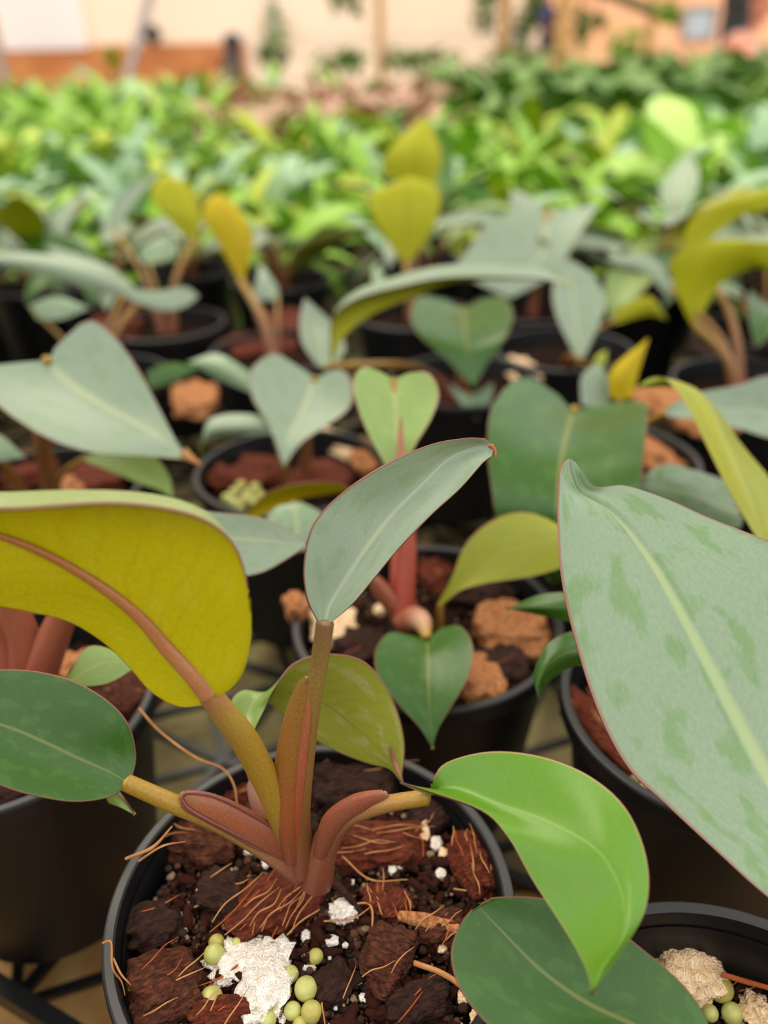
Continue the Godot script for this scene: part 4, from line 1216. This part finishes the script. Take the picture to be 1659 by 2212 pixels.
func build_rows() -> void:
	var mids := []
	var splits := {}
	var fars := {}
	var taken := []
	for c in get_children():
		if str(c.name).begins_with("potted_philodendron"):
			taken.append(Vector2(c.position.x, -c.position.z))
	var protos := []
	var looks := [["sage", "sage2", "gold"], ["sage", "gold", "green"], ["sage2", "lime", "sage", "fresh"], ["sage", "fresh", "gold"], ["sage2", "sage", "lime"], ["green", "sage", "gold"]]
	for k in 6:
		var t := potted(0, 0, "young sage-leaved philodendron in a black pot in the blurred middle rows", 0.009, "philodendron seedlings in the middle rows", false, 20 + k)
		sprout(t, 800 + k * 13, looks[k], 0.055, 6 + k % 3, 0.066, 0.52, 0.18)
		protos.append(t)
	var count := 0
	var r := RandomNumberGenerator.new()
	r.seed = 99
	for j in range(-3, 16):
		for i in range(-16, 16):
			var a := i * 0.094 + r.randf_range(-0.006, 0.006)
			var b := 0.085 + j * 0.094 + r.randf_range(-0.006, 0.006)
			var x := a * 0.891 + b * 0.454
			var g := -a * 0.454 + b * 0.891
			var k := r.randi() % 6
			var turn := r.randf() * TAU
			var sz := r.randf_range(0.85, 1.1)
			var edge := 0.494 * (g * 0.87 + 0.075)
			var beside := absf(x) > edge + 0.055 if g >= 0.28 else absf(x) > edge + 0.10
			if g < 0.02 or g > 0.74 or absf(x) > edge + 0.24 or (g < 0.28 and not beside):
				continue
			if taken.any(func(q): return q.distance_to(Vector2(x, g)) < 0.087):
				continue
			taken.append(Vector2(x, g))
			var t: Node3D
			if count < 6:
				t = protos[count]
			else:
				t = protos[k].duplicate()
				t.name = numbered("potted_philodendron")
				add_child(t)
			t.position = Vector3(x, RIM - 0.078, -g)
			t.rotation.y = turn
			if beside:
				t.set_meta("label", "young philodendron in a black pot standing just beyond the picture's side edges")
				t.set_meta("group", "philodendron seedlings beside the view")
			else:
				mids.append(t)
				t.set_meta("group", "philodendron seedlings in the middle rows")
			count += 1
	label_rows(mids, 0.09, "young sage-leaved philodendron, %s from the left in the %s blurred row of black pots")
	# far beds
	var kinds := {
		"green": ["leafy_seedling", "bright green narrow-leaved seedling in the far bed", "bright green seedlings in the far bed", "field_green", 9, 0.06, 0.145, 0.27, 0.05, 1.2],
		"yellow": ["leafy_seedling", "yellow-green seedling among the bright green ones of the far bed", "yellow-green seedlings in the far bed", "field_yellow", 7, 0.06, 0.155, 0.27, 0.05, 1.2],
		"mint": ["leafy_seedling", "far bed seedling with pale mint highlights painted into its leaves", "far bed seedlings with painted mint highlights", "field_mint_sheen", 8, 0.06, 0.125, 0.40, 0.12, 1.2],
		"deep": ["leafy_seedling", "deep green bushy plant at the back of the far bed", "deep green plants in the far bed", "field_deep", 10, 0.10, 0.13, 0.45, 0.15, 1.2],
		"pink": ["pink_leaved_plant", "pink-leaved plant in the patch at the back of the far bed", "pink-leaved plants", "field_pink", 10, 0.075, 0.09, 0.6, 0.2, 1.0],
		"lime": ["lime_leaved_plant", "large pale lime-leaved plant standing above the far bed at the right", "lime-leaved plants", "field_lime", 5, 0.15, 0.14, 0.75, 0.2, 0.7],
	}
	var meshes := {}
	for key in kinds:
		var q: Array = kinds[key]
		var list := []
		for v in 3:
			list.append(far_plant(900 + v * 7 + q[4], q[3], q[4], q[5], q[6], q[7], q[8], q[9]))
		meshes[key] = list
	r.seed = 123
	var g := 0.80
	var row := 0
	while g < 3.35:
		var step := 0.108 + 0.022 * (g - 1.0)
		var half := 0.50 * (g * 0.87 + 0.08) + 0.12
		var x := -half + (row % 2) * step * 0.5
		while x < half:
			var u := x / half
			var key := "green"
			var v := r.randf()
			if g < 1.35:
				key = "mint" if v < 0.42 else "yellow" if v < 0.58 else "green"
			elif g > 1.9 and u > -0.38 and u < 0.2 and g < 3.0:
				key = "pink"
			elif g > 1.7 and u > 0.15:
				key = "deep" if v < 0.62 else "mint" if v < 0.8 else "green"
			elif u < -0.3:
				key = "mint" if v < 0.2 else "yellow" if v < 0.3 else "green"
			else:
				key = "mint" if v < 0.25 else "yellow" if v < 0.45 else "green"
			var q: Array = kinds[key]
			var where := Vector3(x + r.randf_range(-0.02, 0.02), RIM - 0.078, -g + r.randf_range(-0.02, 0.02))
			var pick := r.randi() % 3
			var o: Node3D
			if g < 1.35:
				if not splits.has(key + str(pick)):
					splits[key + str(pick)] = split_plant(900 + pick * 7 + q[4], q[3], q[4], q[5], q[6], q[7], q[8], q[9])
				o = splits[key + str(pick)].duplicate()
				o.name = numbered(q[0])
				add_child(o)
				o.position = where
				tag(o, q[1], "plant", q[2])
			else:
				o = solo(q[0], meshes[key][pick], null, where, q[1], "plant", q[2])
			if not fars.has(key):
				fars[key] = []
			fars[key].append(o)
			o.rotation.y = r.randf() * TAU
			o.scale = Vector3.ONE * r.randf_range(0.9, 1.15) * lerpf(0.62, 1.18, clampf((g - 0.8) / 2.5, 0.0, 1.0))
			x += step
		g += step
		row += 1
	var texts := {"green": "bright green narrow-leaved", "yellow": "yellow-green", "mint": "highlight-painted mint-leaved", "deep": "deep green bushy", "pink": "pink-leaved", "lime": "lime-leaved"}
	for key in fars:
		label_rows(fars[key], 0.09, texts[key] + " plant, %s from left in its %s far row")
	for key in splits:
		splits[key].free()
	for q in [[0.43, 1.22], [0.56, 1.40]]:
		var o := solo("lime_leaved_plant", meshes["lime"][0 if q[1] < 1.3 else 1], null, Vector3(q[0], RIM - 0.078, -q[1]), "large pale lime-leaved plant at the right, the %s one" % ("nearer" if q[1] < 1.3 else "farther and taller"), "plant", "lime-leaved plants")
		o.rotation.y = q[1] * 3.0
		o.scale = Vector3.ONE * 0.72


# ---------------------------------------------------------------- background
func foliage(sd: int, count: int, size: Vector3, leaf_len: float, look: String) -> ArrayMesh:
	var r := RandomNumberGenerator.new()
	r.seed = sd
	var st := SurfaceTool.new()
	st.begin(Mesh.PRIMITIVE_TRIANGLES)
	for i in count:
		var d := Vector3(r.randf_range(-1, 1), r.randf_range(-1, 1), r.randf_range(-1, 1)).normalized() * pow(r.randf(), 0.4)
		var g := leaf_grid(d * size * 0.5, r.randf() * TAU, r.randf_range(-0.8, 0.6), r.randf_range(0.2, 1.2), leaf_len * r.randf_range(0.7, 1.2), leaf_len * 0.5, 0.1, 0.1, 0.0, 6, 5)
		var bm := blade(g, [null, null, null], 0.0008)
		for k in 3:
			st.append_from(bm, k, Transform3D())
	var mesh: ArrayMesh = st.commit()
	mesh.surface_set_material(0, LM[look][0])
	return mesh


func post_between(a: Vector3, b: Vector3, r: float, m, called: String, label: String, category := "post") -> void:
	solo(called, tube([Vector3.ZERO, (b - a) * 0.5, b - a], [r, r, r], [], 14, 4), m, a, label, category)


func upright(px: float, py: float, mm: float, r: float, m, called: String, label: String) -> void:
	var a := at(px, py, mm)
	post_between(Vector3(a.x, 0, a.z), Vector3(a.x, 3.6, a.z), r, m, called, label)


func build_background() -> void:
	var film := mat(Color8(240, 230, 216), 0.6, 0.3)
	film.backlight_enabled = true
	film.backlight = Color(1.0, 0.95, 0.88)
	var film_white := mat(Color8(246, 246, 246), 0.5, 0.3)
	film_white.backlight_enabled = true
	film_white.backlight = Color(1, 1, 1)
	var clay := textured(mat(Color.WHITE, 0.85, 0.3), grain(51, 0.01, Color8(176, 110, 64), Color8(214, 146, 92)), 1.5)
	var peach := textured(mat(Color.WHITE, 0.85, 0.3), grain(52, 0.01, Color8(234, 174, 130), Color8(250, 204, 164)), 0.8)
	var wood := textured(mat(Color.WHITE, 0.8, 0.3), grain(53, 0.02, Color8(168, 128, 78), Color8(206, 166, 106)), 3.0)
	var grey := mat(Color8(150, 140, 134), 0.6)
	var earth := textured(mat(Color.WHITE, 0.95, 0.2), grain(54, 0.01, Color8(120, 92, 62), Color8(176, 140, 98)), 1.2)
	structure("floor", box(Vector3(24, 0.1, 24)), earth, Vector3(0, -0.05, -6), "packed earth floor of the plant nursery", "floor")
	# unseen net added behind the camera to darken reflections in the glossy leaves
	structure("wall_front_added", box(Vector3(9.0, 1.6, 0.03)), textured(mat(Color.WHITE, 0.95, 0.1), grain(55, 0.05, Color8(20, 32, 16), Color8(40, 56, 26)), 3.0), Vector3(0, 0.8, 2.2), "added dark green net behind the camera, unseen, darkening the leaf reflections", "wall")
	# knee wall and film wall
	var top := at(330, 97, 6000).y
	var cut := at(530, 120, 6000).x
	structure("wall_back", box(Vector3(cut + 7.7, top, 0.12)), clay, Vector3((cut - 7.7) / 2, top / 2, -7.0), "low orange clay wall along the back of the greenhouse", "wall")
	structure("wall_film", box(Vector3(9.0, 3.2, 0.012)), film, Vector3(-3.2, top + 1.6, -7.0), "translucent cream plastic film wall above the low clay wall", "wall")
	structure("wall_film_low", box(Vector3(1.3 - cut, top, 0.012)), film, Vector3((1.3 + cut) / 2, top / 2, -7.0), "lower part of the cream film wall reaching down behind the plants", "wall")
	var p := at(80, 50, 5750)
	var q := at(80, 107, 5750)
	solo("plastic_sheet", box(Vector3(0.62, 1.5, 0.01)), film_white, Vector3(p.x, q.y + 0.75, p.z - 0.1), "bright white plastic sheet hanging at the upper left before the film wall", "plastic sheet")
	# posts
	upright(4, 150, 5600, 0.035, grey, "greenhouse_post", "grey post at the upper left corner")
	post_between(at(270, 190, 5600), at(345, -90, 5600), 0.032, grey, "support_pole", "slanted grey pole before the film wall", "pole")
	upright(822, 120, 5900, 0.03, wood, "greenhouse_post", "slim post in front of the film wall near the middle")
	upright(1088, 120, 5400, 0.042, wood, "greenhouse_post", "tan wooden post with climbing leaves left of it")
	upright(1212, 120, 5000, 0.05, wood, "greenhouse_post", "thicker tan wooden post right of the dark hanging bundle")
	upright(1400, 110, 5600, 0.035, wood, "greenhouse_post", "pale yellow post before the peach wall")
	post_between(at(1290, -25, 5200), at(1470, 48, 5200), 0.035, mat(Color8(96, 88, 40), 0.8), "roof_beam", "dark mossy slanted beam before the peach wall", "beam")
	# dark stand pipe and wall lamp
	var sp := thing("water_pump", "dark grey upright hand pump before the low clay wall", "pump", Vector3(at(506, 140, 5400).x, 0, at(506, 140, 5400).z))
	var ptop := at(510, 92, 5400).y
	part("pipe", tube([Vector3.ZERO, Vector3(0, ptop * 0.5, 0), Vector3(0, ptop, 0)], [0.05, 0.045, 0.05], [], 12, 5), mat(Color8(58, 54, 58), 0.6), sp)
	part("head", lump(Vector3(0.14, 0.12, 0.14), 0.08, 0.05, 61, 14, 9), mat(Color8(48, 46, 50), 0.6), sp, Vector3(0, ptop, 0))
	part("spout", tube([Vector3(0, ptop * 0.92, 0), Vector3(-0.07, ptop * 0.9, 0.03), Vector3(-0.09, ptop * 0.82, 0.03)], [0.02, 0.018, 0.015], [], 8), mat(Color8(58, 54, 58), 0.6), sp)
	var wl := thing("wall_fan", "small dark round fan on the film wall", "fan", at(328, 74, 5860))
	part("housing", lathe([Vector2(0.0, 0.03), Vector2(0.05, 0.03), Vector2(0.07, 0.0), Vector2(0.06, -0.02), Vector2(0.0, -0.02)], 24), mat(Color8(70, 70, 66), 0.6), wl).rotation.x = PI / 2
	part("hub", lump(Vector3(0.04, 0.04, 0.04), 0.02, 0.05, 62), mat(Color8(40, 40, 40), 0.6), wl, Vector3(0, 0, 0.035))
	# hanging and climbing greenery
	var k := 0
	for f in [[592, 45, 5800, 0.20, 0.34, 60, "field_mint_sheen", "hazy grey-green climbing plant on the film wall"], [742, -5, 5000, 0.24, 0.16, 50, "field_deep", "dark hanging plant at the top edge left of the middle"], [1045, 20, 5350, 0.20, 0.36, 90, "field_deep", "green climber beside the wooden post"], [1155, 20, 5200, 0.22, 0.22, 80, "field_deep", "leafy climber between the two wooden posts"], [1130, 75, 5300, 0.16, 0.2, 60, "field_mint_sheen", "pale green shrub between the two wooden posts"], [1252, 55, 4950, 0.09, 0.26, 50, "field_deep", "narrow climber right of the thicker wooden post"], [1290, 40, 5200, 0.16, 0.07, 40, "field_deep", "leafy twig before the peach wall"], [1445, 20, 5100, 0.12, 0.14, 40, "field_green", "yellow-green leaf tuft at the end of the mossy beam"], [590, 115, 4300, 0.18, 0.14, 60, "field_deep", "deep green shrub right of the hand pump"], [740, 125, 4300, 0.34, 0.12, 80, "field_deep", "wide deep green shrub behind the pink-leaved patch"], [235, 115, 4300, 0.06, 0.12, 24, "field_yellow", "yellow-green shoot before the low clay wall"], [1350, 90, 4600, 0.24, 0.16, 60, "field_green", "green shrub at the foot of the pale yellow post"], [1130, 125, 4400, 0.5, 0.12, 90, "field_deep", "wide green shrub below the wooden posts"], [1400, 125, 4300, 0.5, 0.10, 90, "field_deep", "wide green shrub left of the seated person"], [900, 120, 4500, 0.5, 0.10, 90, "field_deep", "wide green shrub before the film wall in the middle"]]:
		k += 1
		var c := at(f[0], f[1], f[2])
		var t := thing("hanging_plant" if f[1] < 60 else "shrub", f[7], "plant", c)
		part("foliage", foliage(700 + k, f[5], Vector3(f[3], f[4], f[3]), 0.09, f[6]), null, t)
		var foot := Vector3(0, -c.y, 0) if f[1] >= 60 else Vector3(0, 0.9, 0)
		part("stem", tube([Vector3.ZERO, foot * 0.5 + Vector3(0.02, 0, 0), foot], [0.008, 0.01, 0.012], [Color(0.12, 0.1, 0.04)], 7, 6), M.stem, t)
	# dark bundle
	var bc := at(1180, 62, 5000)
	var bd := thing("cloth_bundle", "dark navy and grey bundle hanging beside the thicker wooden post", "bundle", bc)
	part("upper_cloth", lump(Vector3(0.12, 0.14, 0.1), 0.2, 0.06, 63, 16, 10), mat(Color8(60, 62, 92), 0.9), bd, Vector3(0, 0.06, 0))
	part("lower_cloth", lump(Vector3(0.11, 0.16, 0.1), 0.2, 0.06, 64, 16, 10), mat(Color8(80, 82, 84), 0.9), bd, Vector3(0.01, -0.07, 0))
	part("strap", tube([Vector3(0.03, 0.05, 0.04), Vector3(-0.03, 0.0, 0.06), Vector3(0.02, -0.06, 0.05)], [0.012, 0.014, 0.01], [Color(0.16, 0.06, 0.03)], 8), M.stem, bd)
	part("cord", tube([Vector3(0, 0.1, 0), Vector3(0, 0.5, 0), Vector3(0, 0.9, 0)], [0.004, 0.004, 0.004], [Color(0.1, 0.1, 0.1)], 6), M.stem, bd)
	# peach building at the right
	var b := at(1440, 40, 7200)
	structure("wall_right", box(Vector3(4.2, 3.4, 0.15)), peach, Vector3(b.x + 0.75, 1.7, b.z), "sunlit peach-coloured building wall at the upper right", "wall")
	var wp := at(1515, 50, 7100)
	var win := thing("window_1", "pale grey-blue window in the peach wall left of the person", "window", Vector3(wp.x, wp.y, b.z + 0.08), "", "structure")
	part("pane", box(Vector3(0.26, 0.22, 0.01)), mat(Color8(176, 190, 196), 0.15), win)
	for e in [[0, 0.12, 0.3, 0.03], [0, -0.12, 0.3, 0.03], [0.14, 0, 0.03, 0.24], [-0.14, 0, 0.03, 0.24]]:
		part("window_frame", box(Vector3(e[2], e[3], 0.03)), grey, win, Vector3(e[0], e[1], 0.01))


# ---------------------------------------------------------------- the seated person
func body_mesh(bones: Array, cell: float, blend: float) -> Array:
	var lo := Vector3.ONE * 1e9
	var hi := -lo
	for b in bones:
		var r: float = maxf(b[2], b[3]) + cell * 3 + blend
		for e in 2:
			lo = lo.min(b[e] - Vector3.ONE * r)
			hi = hi.max(b[e] + Vector3.ONE * r)
	var n := Vector3i(((hi - lo) / cell).ceil()) + Vector3i.ONE
	var f := PackedFloat32Array()
	f.resize(n.x * n.y * n.z)
	f.fill(1.0)
	for b in bones:
		var r: float = maxf(b[2], b[3]) + cell * 3 + blend
		var p: Vector3 = b[0]
		var d: Vector3 = b[1] - b[0]
		var dd := maxf(d.length_squared(), 1e-9)
		var i0 := Vector3i(((b[0].min(b[1]) - Vector3.ONE * r - lo) / cell).floor()).max(Vector3i.ZERO)
		var i1 := Vector3i(((b[0].max(b[1]) + Vector3.ONE * r - lo) / cell).ceil()).min(n - Vector3i.ONE)
		for z in range(i0.z, i1.z + 1):
			for y in range(i0.y, i1.y + 1):
				for x in range(i0.x, i1.x + 1):
					var w := lo + Vector3(x, y, z) * cell
					var t := clampf((w - p).dot(d) / dd, 0.0, 1.0)
					var s: float = (w - p - d * t).length() - lerpf(b[2], b[3], t)
					var k := (z * n.y + y) * n.x + x
					var o := f[k]
					var h := maxf(blend - absf(o - s), 0.0) / blend
					f[k] = minf(o, s) - h * h * blend * 0.25
	var id := {}
	var v := PackedVector3Array()
	var vn := PackedVector3Array()
	var idx := PackedInt32Array()
	var step := [0, 1, n.x, n.x + 1, n.x * n.y, n.x * n.y + 1, n.x * n.y + n.x, n.x * n.y + n.x + 1]
	for z in n.z - 1:
		for y in n.y - 1:
			for x in n.x - 1:
				var k := (z * n.y + y) * n.x + x
				var inside := 0
				for s in step:
					if f[k + s] < 0.0:
						inside += 1
				if inside == 0 or inside == 8:
					continue
				var c := Vector3.ZERO
				var m := 0
				for e in [[0, 1], [2, 3], [4, 5], [6, 7], [0, 2], [1, 3], [4, 6], [5, 7], [0, 4], [1, 5], [2, 6], [3, 7]]:
					var a := f[k + step[e[0]]]
					var q := f[k + step[e[1]]]
					if (a < 0.0) != (q < 0.0):
						var t := a / (a - q)
						var pa := Vector3(e[0] & 1, (e[0] >> 1) & 1, e[0] >> 2)
						var pb := Vector3(e[1] & 1, (e[1] >> 1) & 1, e[1] >> 2)
						c += pa.lerp(pb, t)
						m += 1
				id[k] = v.size()
				v.append(lo + (Vector3(x, y, z) + c / m) * cell)
				var gx := f[k + 1] - f[k] + f[k + step[7]] - f[k + step[6]]
				var gy := f[k + step[2]] - f[k] + f[k + step[7]] - f[k + step[5]]
				var gz := f[k + step[4]] - f[k] + f[k + step[7]] - f[k + step[3]]
				vn.append(Vector3(gx, gy, gz).normalized())
	var sx := 1
	var sy := n.x
	var sz := n.x * n.y
	for k in id:
		for e in [[sx, sy, sz], [sy, sz, sx], [sz, sx, sy]]:
			var a := f[k]
			var q := f[k + e[0]]
			if (a < 0.0) == (q < 0.0):
				continue
			if not (id.has(k - e[1]) and id.has(k - e[2]) and id.has(k - e[1] - e[2])):
				continue
			var i0: int = id[k]
			var i1: int = id[k - e[1]]
			var i2: int = id[k - e[1] - e[2]]
			var i3: int = id[k - e[2]]
			if a < 0.0:
				idx.append_array([i0, i2, i1, i0, i3, i2])
			else:
				idx.append_array([i0, i1, i2, i0, i2, i3])
	return [v, vn, idx]


func flesh(list: Array) -> ArrayMesh:
	var v := PackedVector3Array()
	var vn := PackedVector3Array()
	var idx := PackedInt32Array()
	for m in list:
		var b := v.size()
		v.append_array(m[0])
		vn.append_array(m[1])
		for i in m[2]:
			idx.append(i + b)
	var mesh := ArrayMesh.new()
	add_surface(mesh, v, vn, null, idx, null)
	return mesh


func build_person() -> void:
	# the figure is built in metres with the seat as origin, facing +z (towards the camera) and turned a little
	var c := at(1588, 70, 3950)
	var t := thing("person", "seated person with dark hair and grey vest, arms spread over the plants", "person", Vector3(c.x, 0, c.z))
	t.rotation.y = 1.25
	var hip := 0.42
	var neck: float = c.y - 0.01
	var sh := neck - 0.05
	var skin := mat(Color8(196, 128, 100), 0.55, 0.4)
	var bones := [
		[Vector3(0, hip, 0), Vector3(0, sh - 0.08, 0.02), 0.125, 0.13], [Vector3(-0.12, sh, 0.02), Vector3(0.12, sh, 0.02), 0.06, 0.06], [Vector3(0, sh, 0.02), Vector3(0, neck + 0.06, 0.035), 0.055, 0.05],
		[Vector3(-0.09, hip, 0.0), Vector3(-0.16, hip + 0.02, 0.42), 0.085, 0.06], [Vector3(0.09, hip, 0.0), Vector3(0.16, hip + 0.02, 0.42), 0.085, 0.06],
		[Vector3(-0.16, hip + 0.02, 0.42), Vector3(-0.16, 0.06, 0.36), 0.058, 0.04], [Vector3(0.16, hip + 0.02, 0.42), Vector3(0.16, 0.06, 0.36), 0.058, 0.04],
		[Vector3(-0.16, 0.05, 0.34), Vector3(-0.18, 0.035, 0.52), 0.045, 0.03], [Vector3(0.16, 0.05, 0.34), Vector3(0.18, 0.035, 0.52), 0.045, 0.03],
		[Vector3(-0.19, sh - 0.01, 0.02), Vector3(-0.33, sh - 0.14, 0.15), 0.052, 0.04], [Vector3(-0.33, sh - 0.14, 0.15), Vector3(-0.26, sh - 0.24, 0.36), 0.04, 0.028],
		[Vector3(0.19, sh - 0.01, 0.02), Vector3(0.32, sh - 0.15, 0.12), 0.052, 0.04], [Vector3(0.32, sh - 0.15, 0.12), Vector3(0.24, sh - 0.25, 0.34), 0.04, 0.028],
	]
	var list := [body_mesh(bones, 0.014, 0.05)]
	var hc := Vector3(0, neck + 0.14, 0.05)
	list.append(body_mesh([
		[hc + Vector3(0, 0.03, -0.02), hc + Vector3(0, 0.02, 0.01), 0.085, 0.08], [hc + Vector3(0, -0.03, 0.03), hc + Vector3(0, -0.085, 0.045), 0.06, 0.035], [hc + Vector3(0, -0.06, 0), hc + Vector3(0, -0.13, -0.02), 0.05, 0.05],
		[hc + Vector3(0, 0.0, 0.095), hc + Vector3(0, -0.035, 0.112), 0.008, 0.014], [hc + Vector3(-0.02, -0.062, 0.09), hc + Vector3(0.02, -0.062, 0.09), 0.009, 0.009],
		[hc + Vector3(-0.085, -0.01, 0.0), hc + Vector3(-0.088, -0.04, 0.0), 0.014, 0.01], [hc + Vector3(0.085, -0.01, 0.0), hc + Vector3(0.088, -0.04, 0.0), 0.014, 0.01]], 0.006, 0.02))
	for s in [-1.0, 1.0]:
		var w := Vector3(-0.26, sh - 0.24, 0.36) if s < 0 else Vector3(0.24, sh - 0.25, 0.34)
		var d := Vector3(0.25 * -s, -0.35, 0.9).normalized()
		var side := d.cross(Vector3.UP).normalized()
		var up := side.cross(d)
		var hb := [[w, w + d * 0.05, 0.024, 0.026], [w + d * 0.05 - side * 0.025, w + d * 0.08 + side * 0.025, 0.017, 0.017]]
		for k in 4:
			var o: Vector3 = w + d * 0.085 + side * (k - 1.5) * 0.021
			var l: float = [0.03, 0.036, 0.034, 0.025][k]
			hb.append([o - d * 0.02, o + d * l, 0.0095, 0.009])
			hb.append([o + d * l, o + d * (l + 0.024) - up * 0.016, 0.009, 0.008])
		hb.append([w + d * 0.03 - side * 0.03 * s * -1.0, w + d * 0.065 - side * 0.055 * s * -1.0, 0.012, 0.010])
		hb.append([w + d * 0.065 - side * 0.055 * s * -1.0, w + d * 0.09 - side * 0.052 * s * -1.0 - up * 0.01, 0.010, 0.008])
		list.append(body_mesh(hb, 0.005, 0.008))
	part("body", flesh(list), skin, t)
	part("hair", flesh([body_mesh([[hc + Vector3(0, 0.045, -0.03), hc + Vector3(0, 0.05, 0.0), 0.095, 0.088], [hc + Vector3(0, 0.0, -0.055), hc + Vector3(-0.03, -0.17, -0.08), 0.075, 0.045], [hc + Vector3(-0.06, 0.0, -0.03), hc + Vector3(-0.085, -0.15, -0.02), 0.045, 0.025]], 0.008, 0.03)]), mat(Color8(26, 22, 22), 0.5), t)
	part("vest", flesh([body_mesh([[Vector3(0, hip + 0.02, 0), Vector3(0, sh - 0.09, 0.02), 0.135, 0.14], [Vector3(-0.075, sh - 0.07, 0.02), Vector3(-0.085, sh + 0.012, 0.02), 0.05, 0.058], [Vector3(0.075, sh - 0.07, 0.02), Vector3(0.085, sh + 0.012, 0.02), 0.05, 0.058]], 0.014, 0.04)]), mat(Color8(164, 160, 168), 0.9), t)
	part("trousers", flesh([body_mesh([[Vector3(0, hip, 0), Vector3(0, hip + 0.1, 0), 0.14, 0.13], [Vector3(-0.09, hip, 0.0), Vector3(-0.16, hip + 0.02, 0.42), 0.098, 0.072], [Vector3(0.09, hip, 0.0), Vector3(0.16, hip + 0.02, 0.42), 0.098, 0.072], [Vector3(-0.16, hip + 0.02, 0.42), Vector3(-0.16, 0.12, 0.37), 0.07, 0.055], [Vector3(0.16, hip + 0.02, 0.42), Vector3(0.16, 0.12, 0.37), 0.07, 0.055]], 0.016, 0.04)]), mat(Color8(70, 74, 90), 0.9), t)
	for s in [-1.0, 1.0]:
		for e in [["eye", Color8(40, 26, 20), 0.009], ["eyebrow", Color8(30, 24, 22), 0.006]]:
			part(e[0], lump(Vector3(0.024 if e[0] == "eye" else 0.034, e[2], 0.01), 0.0, 0.1, 5, 10, 6), mat(e[1], 0.4), t, hc + Vector3(0.033 * s, 0.008 if e[0] == "eye" else 0.028, 0.089))
	var st := thing("stool", "low wooden stool under the seated person", "stool", t.position)
	part("seat", lathe([Vector2(0.0, 0.275), Vector2(0.15, 0.275), Vector2(0.16, 0.265), Vector2(0.16, 0.25), Vector2(0.15, 0.24), Vector2(0.0, 0.24)], 28), M.plank, st)
	for k in 4:
		var a := TAU * k / 4 + 0.4
		part("leg", tube([Vector3(cos(a) * 0.10, 0.245, sin(a) * 0.10), Vector3(cos(a) * 0.13, 0.0, sin(a) * 0.13)], [0.018, 0.016], [], 10, 3), M.plank, st)


# ---------------------------------------------------------------- scene
func _ready() -> void:
	rng.seed = 1
	var p := deg_to_rad(PITCH)
	var ro := deg_to_rad(ROLL)
	var right := Vector3(1, 0, 0)
	var down := Vector3(0, -cos(p), sin(p))
	az = Vector3(0, -sin(p), -cos(p))
	ax = right * cos(ro) + down * sin(ro)
	ay = right * -sin(ro) + down * cos(ro)

	var cam := Camera3D.new()
	cam.name = "camera"
	var at_lens := CameraAttributesPhysical.new()
	at_lens.frustum_focal_length = 24.0 * F / 2212.0
	at_lens.frustum_near = 0.01
	at_lens.frustum_far = 100.0
	at_lens.frustum_focus_distance = 0.152
	at_lens.exposure_aperture = 5.2
	cam.attributes = at_lens
	cam.transform = Transform3D(Basis(ax, -ay, -az), EYE)
	add_child(cam)
	cam.current = true

	var env := Environment.new()
	env.background_mode = Environment.BG_SKY
	var sky := Sky.new()
	var sm := ProceduralSkyMaterial.new()
	sm.sky_top_color = Color(1.0, 1.0, 1.0)
	sm.sky_horizon_color = Color(0.76, 0.75, 0.73)
	sm.ground_horizon_color = Color(0.55, 0.5, 0.44)
	sm.ground_bottom_color = Color(0.4, 0.36, 0.3)
	sm.sun_angle_max = 0.0
	sky.sky_material = sm
	env.sky = sky
	env.tonemap_mode = Environment.TONE_MAPPER_LINEAR
	env.tonemap_exposure = 2.55
	env.sdfgi_enabled = true
	env.ssao_enabled = true
	env.ssil_enabled = true
	var we := WorldEnvironment.new()
	we.name = "environment"
	we.environment = env
	add_child(we)

	var sun := DirectionalLight3D.new()
	sun.name = "sun"
	sun.light_color = Color(1.0, 0.96, 0.88)
	sun.light_energy = 0.35
	sun.light_angular_distance = 40.0
	sun.shadow_enabled = true
	sun.rotation = Vector3(deg_to_rad(-62), deg_to_rad(-150), 0)
	add_child(sun)

	make_materials()
	make_pot_meshes()
	build_background()
	build_bench()
	build_trays()
	build_front_plant()
	build_near_plants()
	build_litter()
	build_rows()
	build_person()
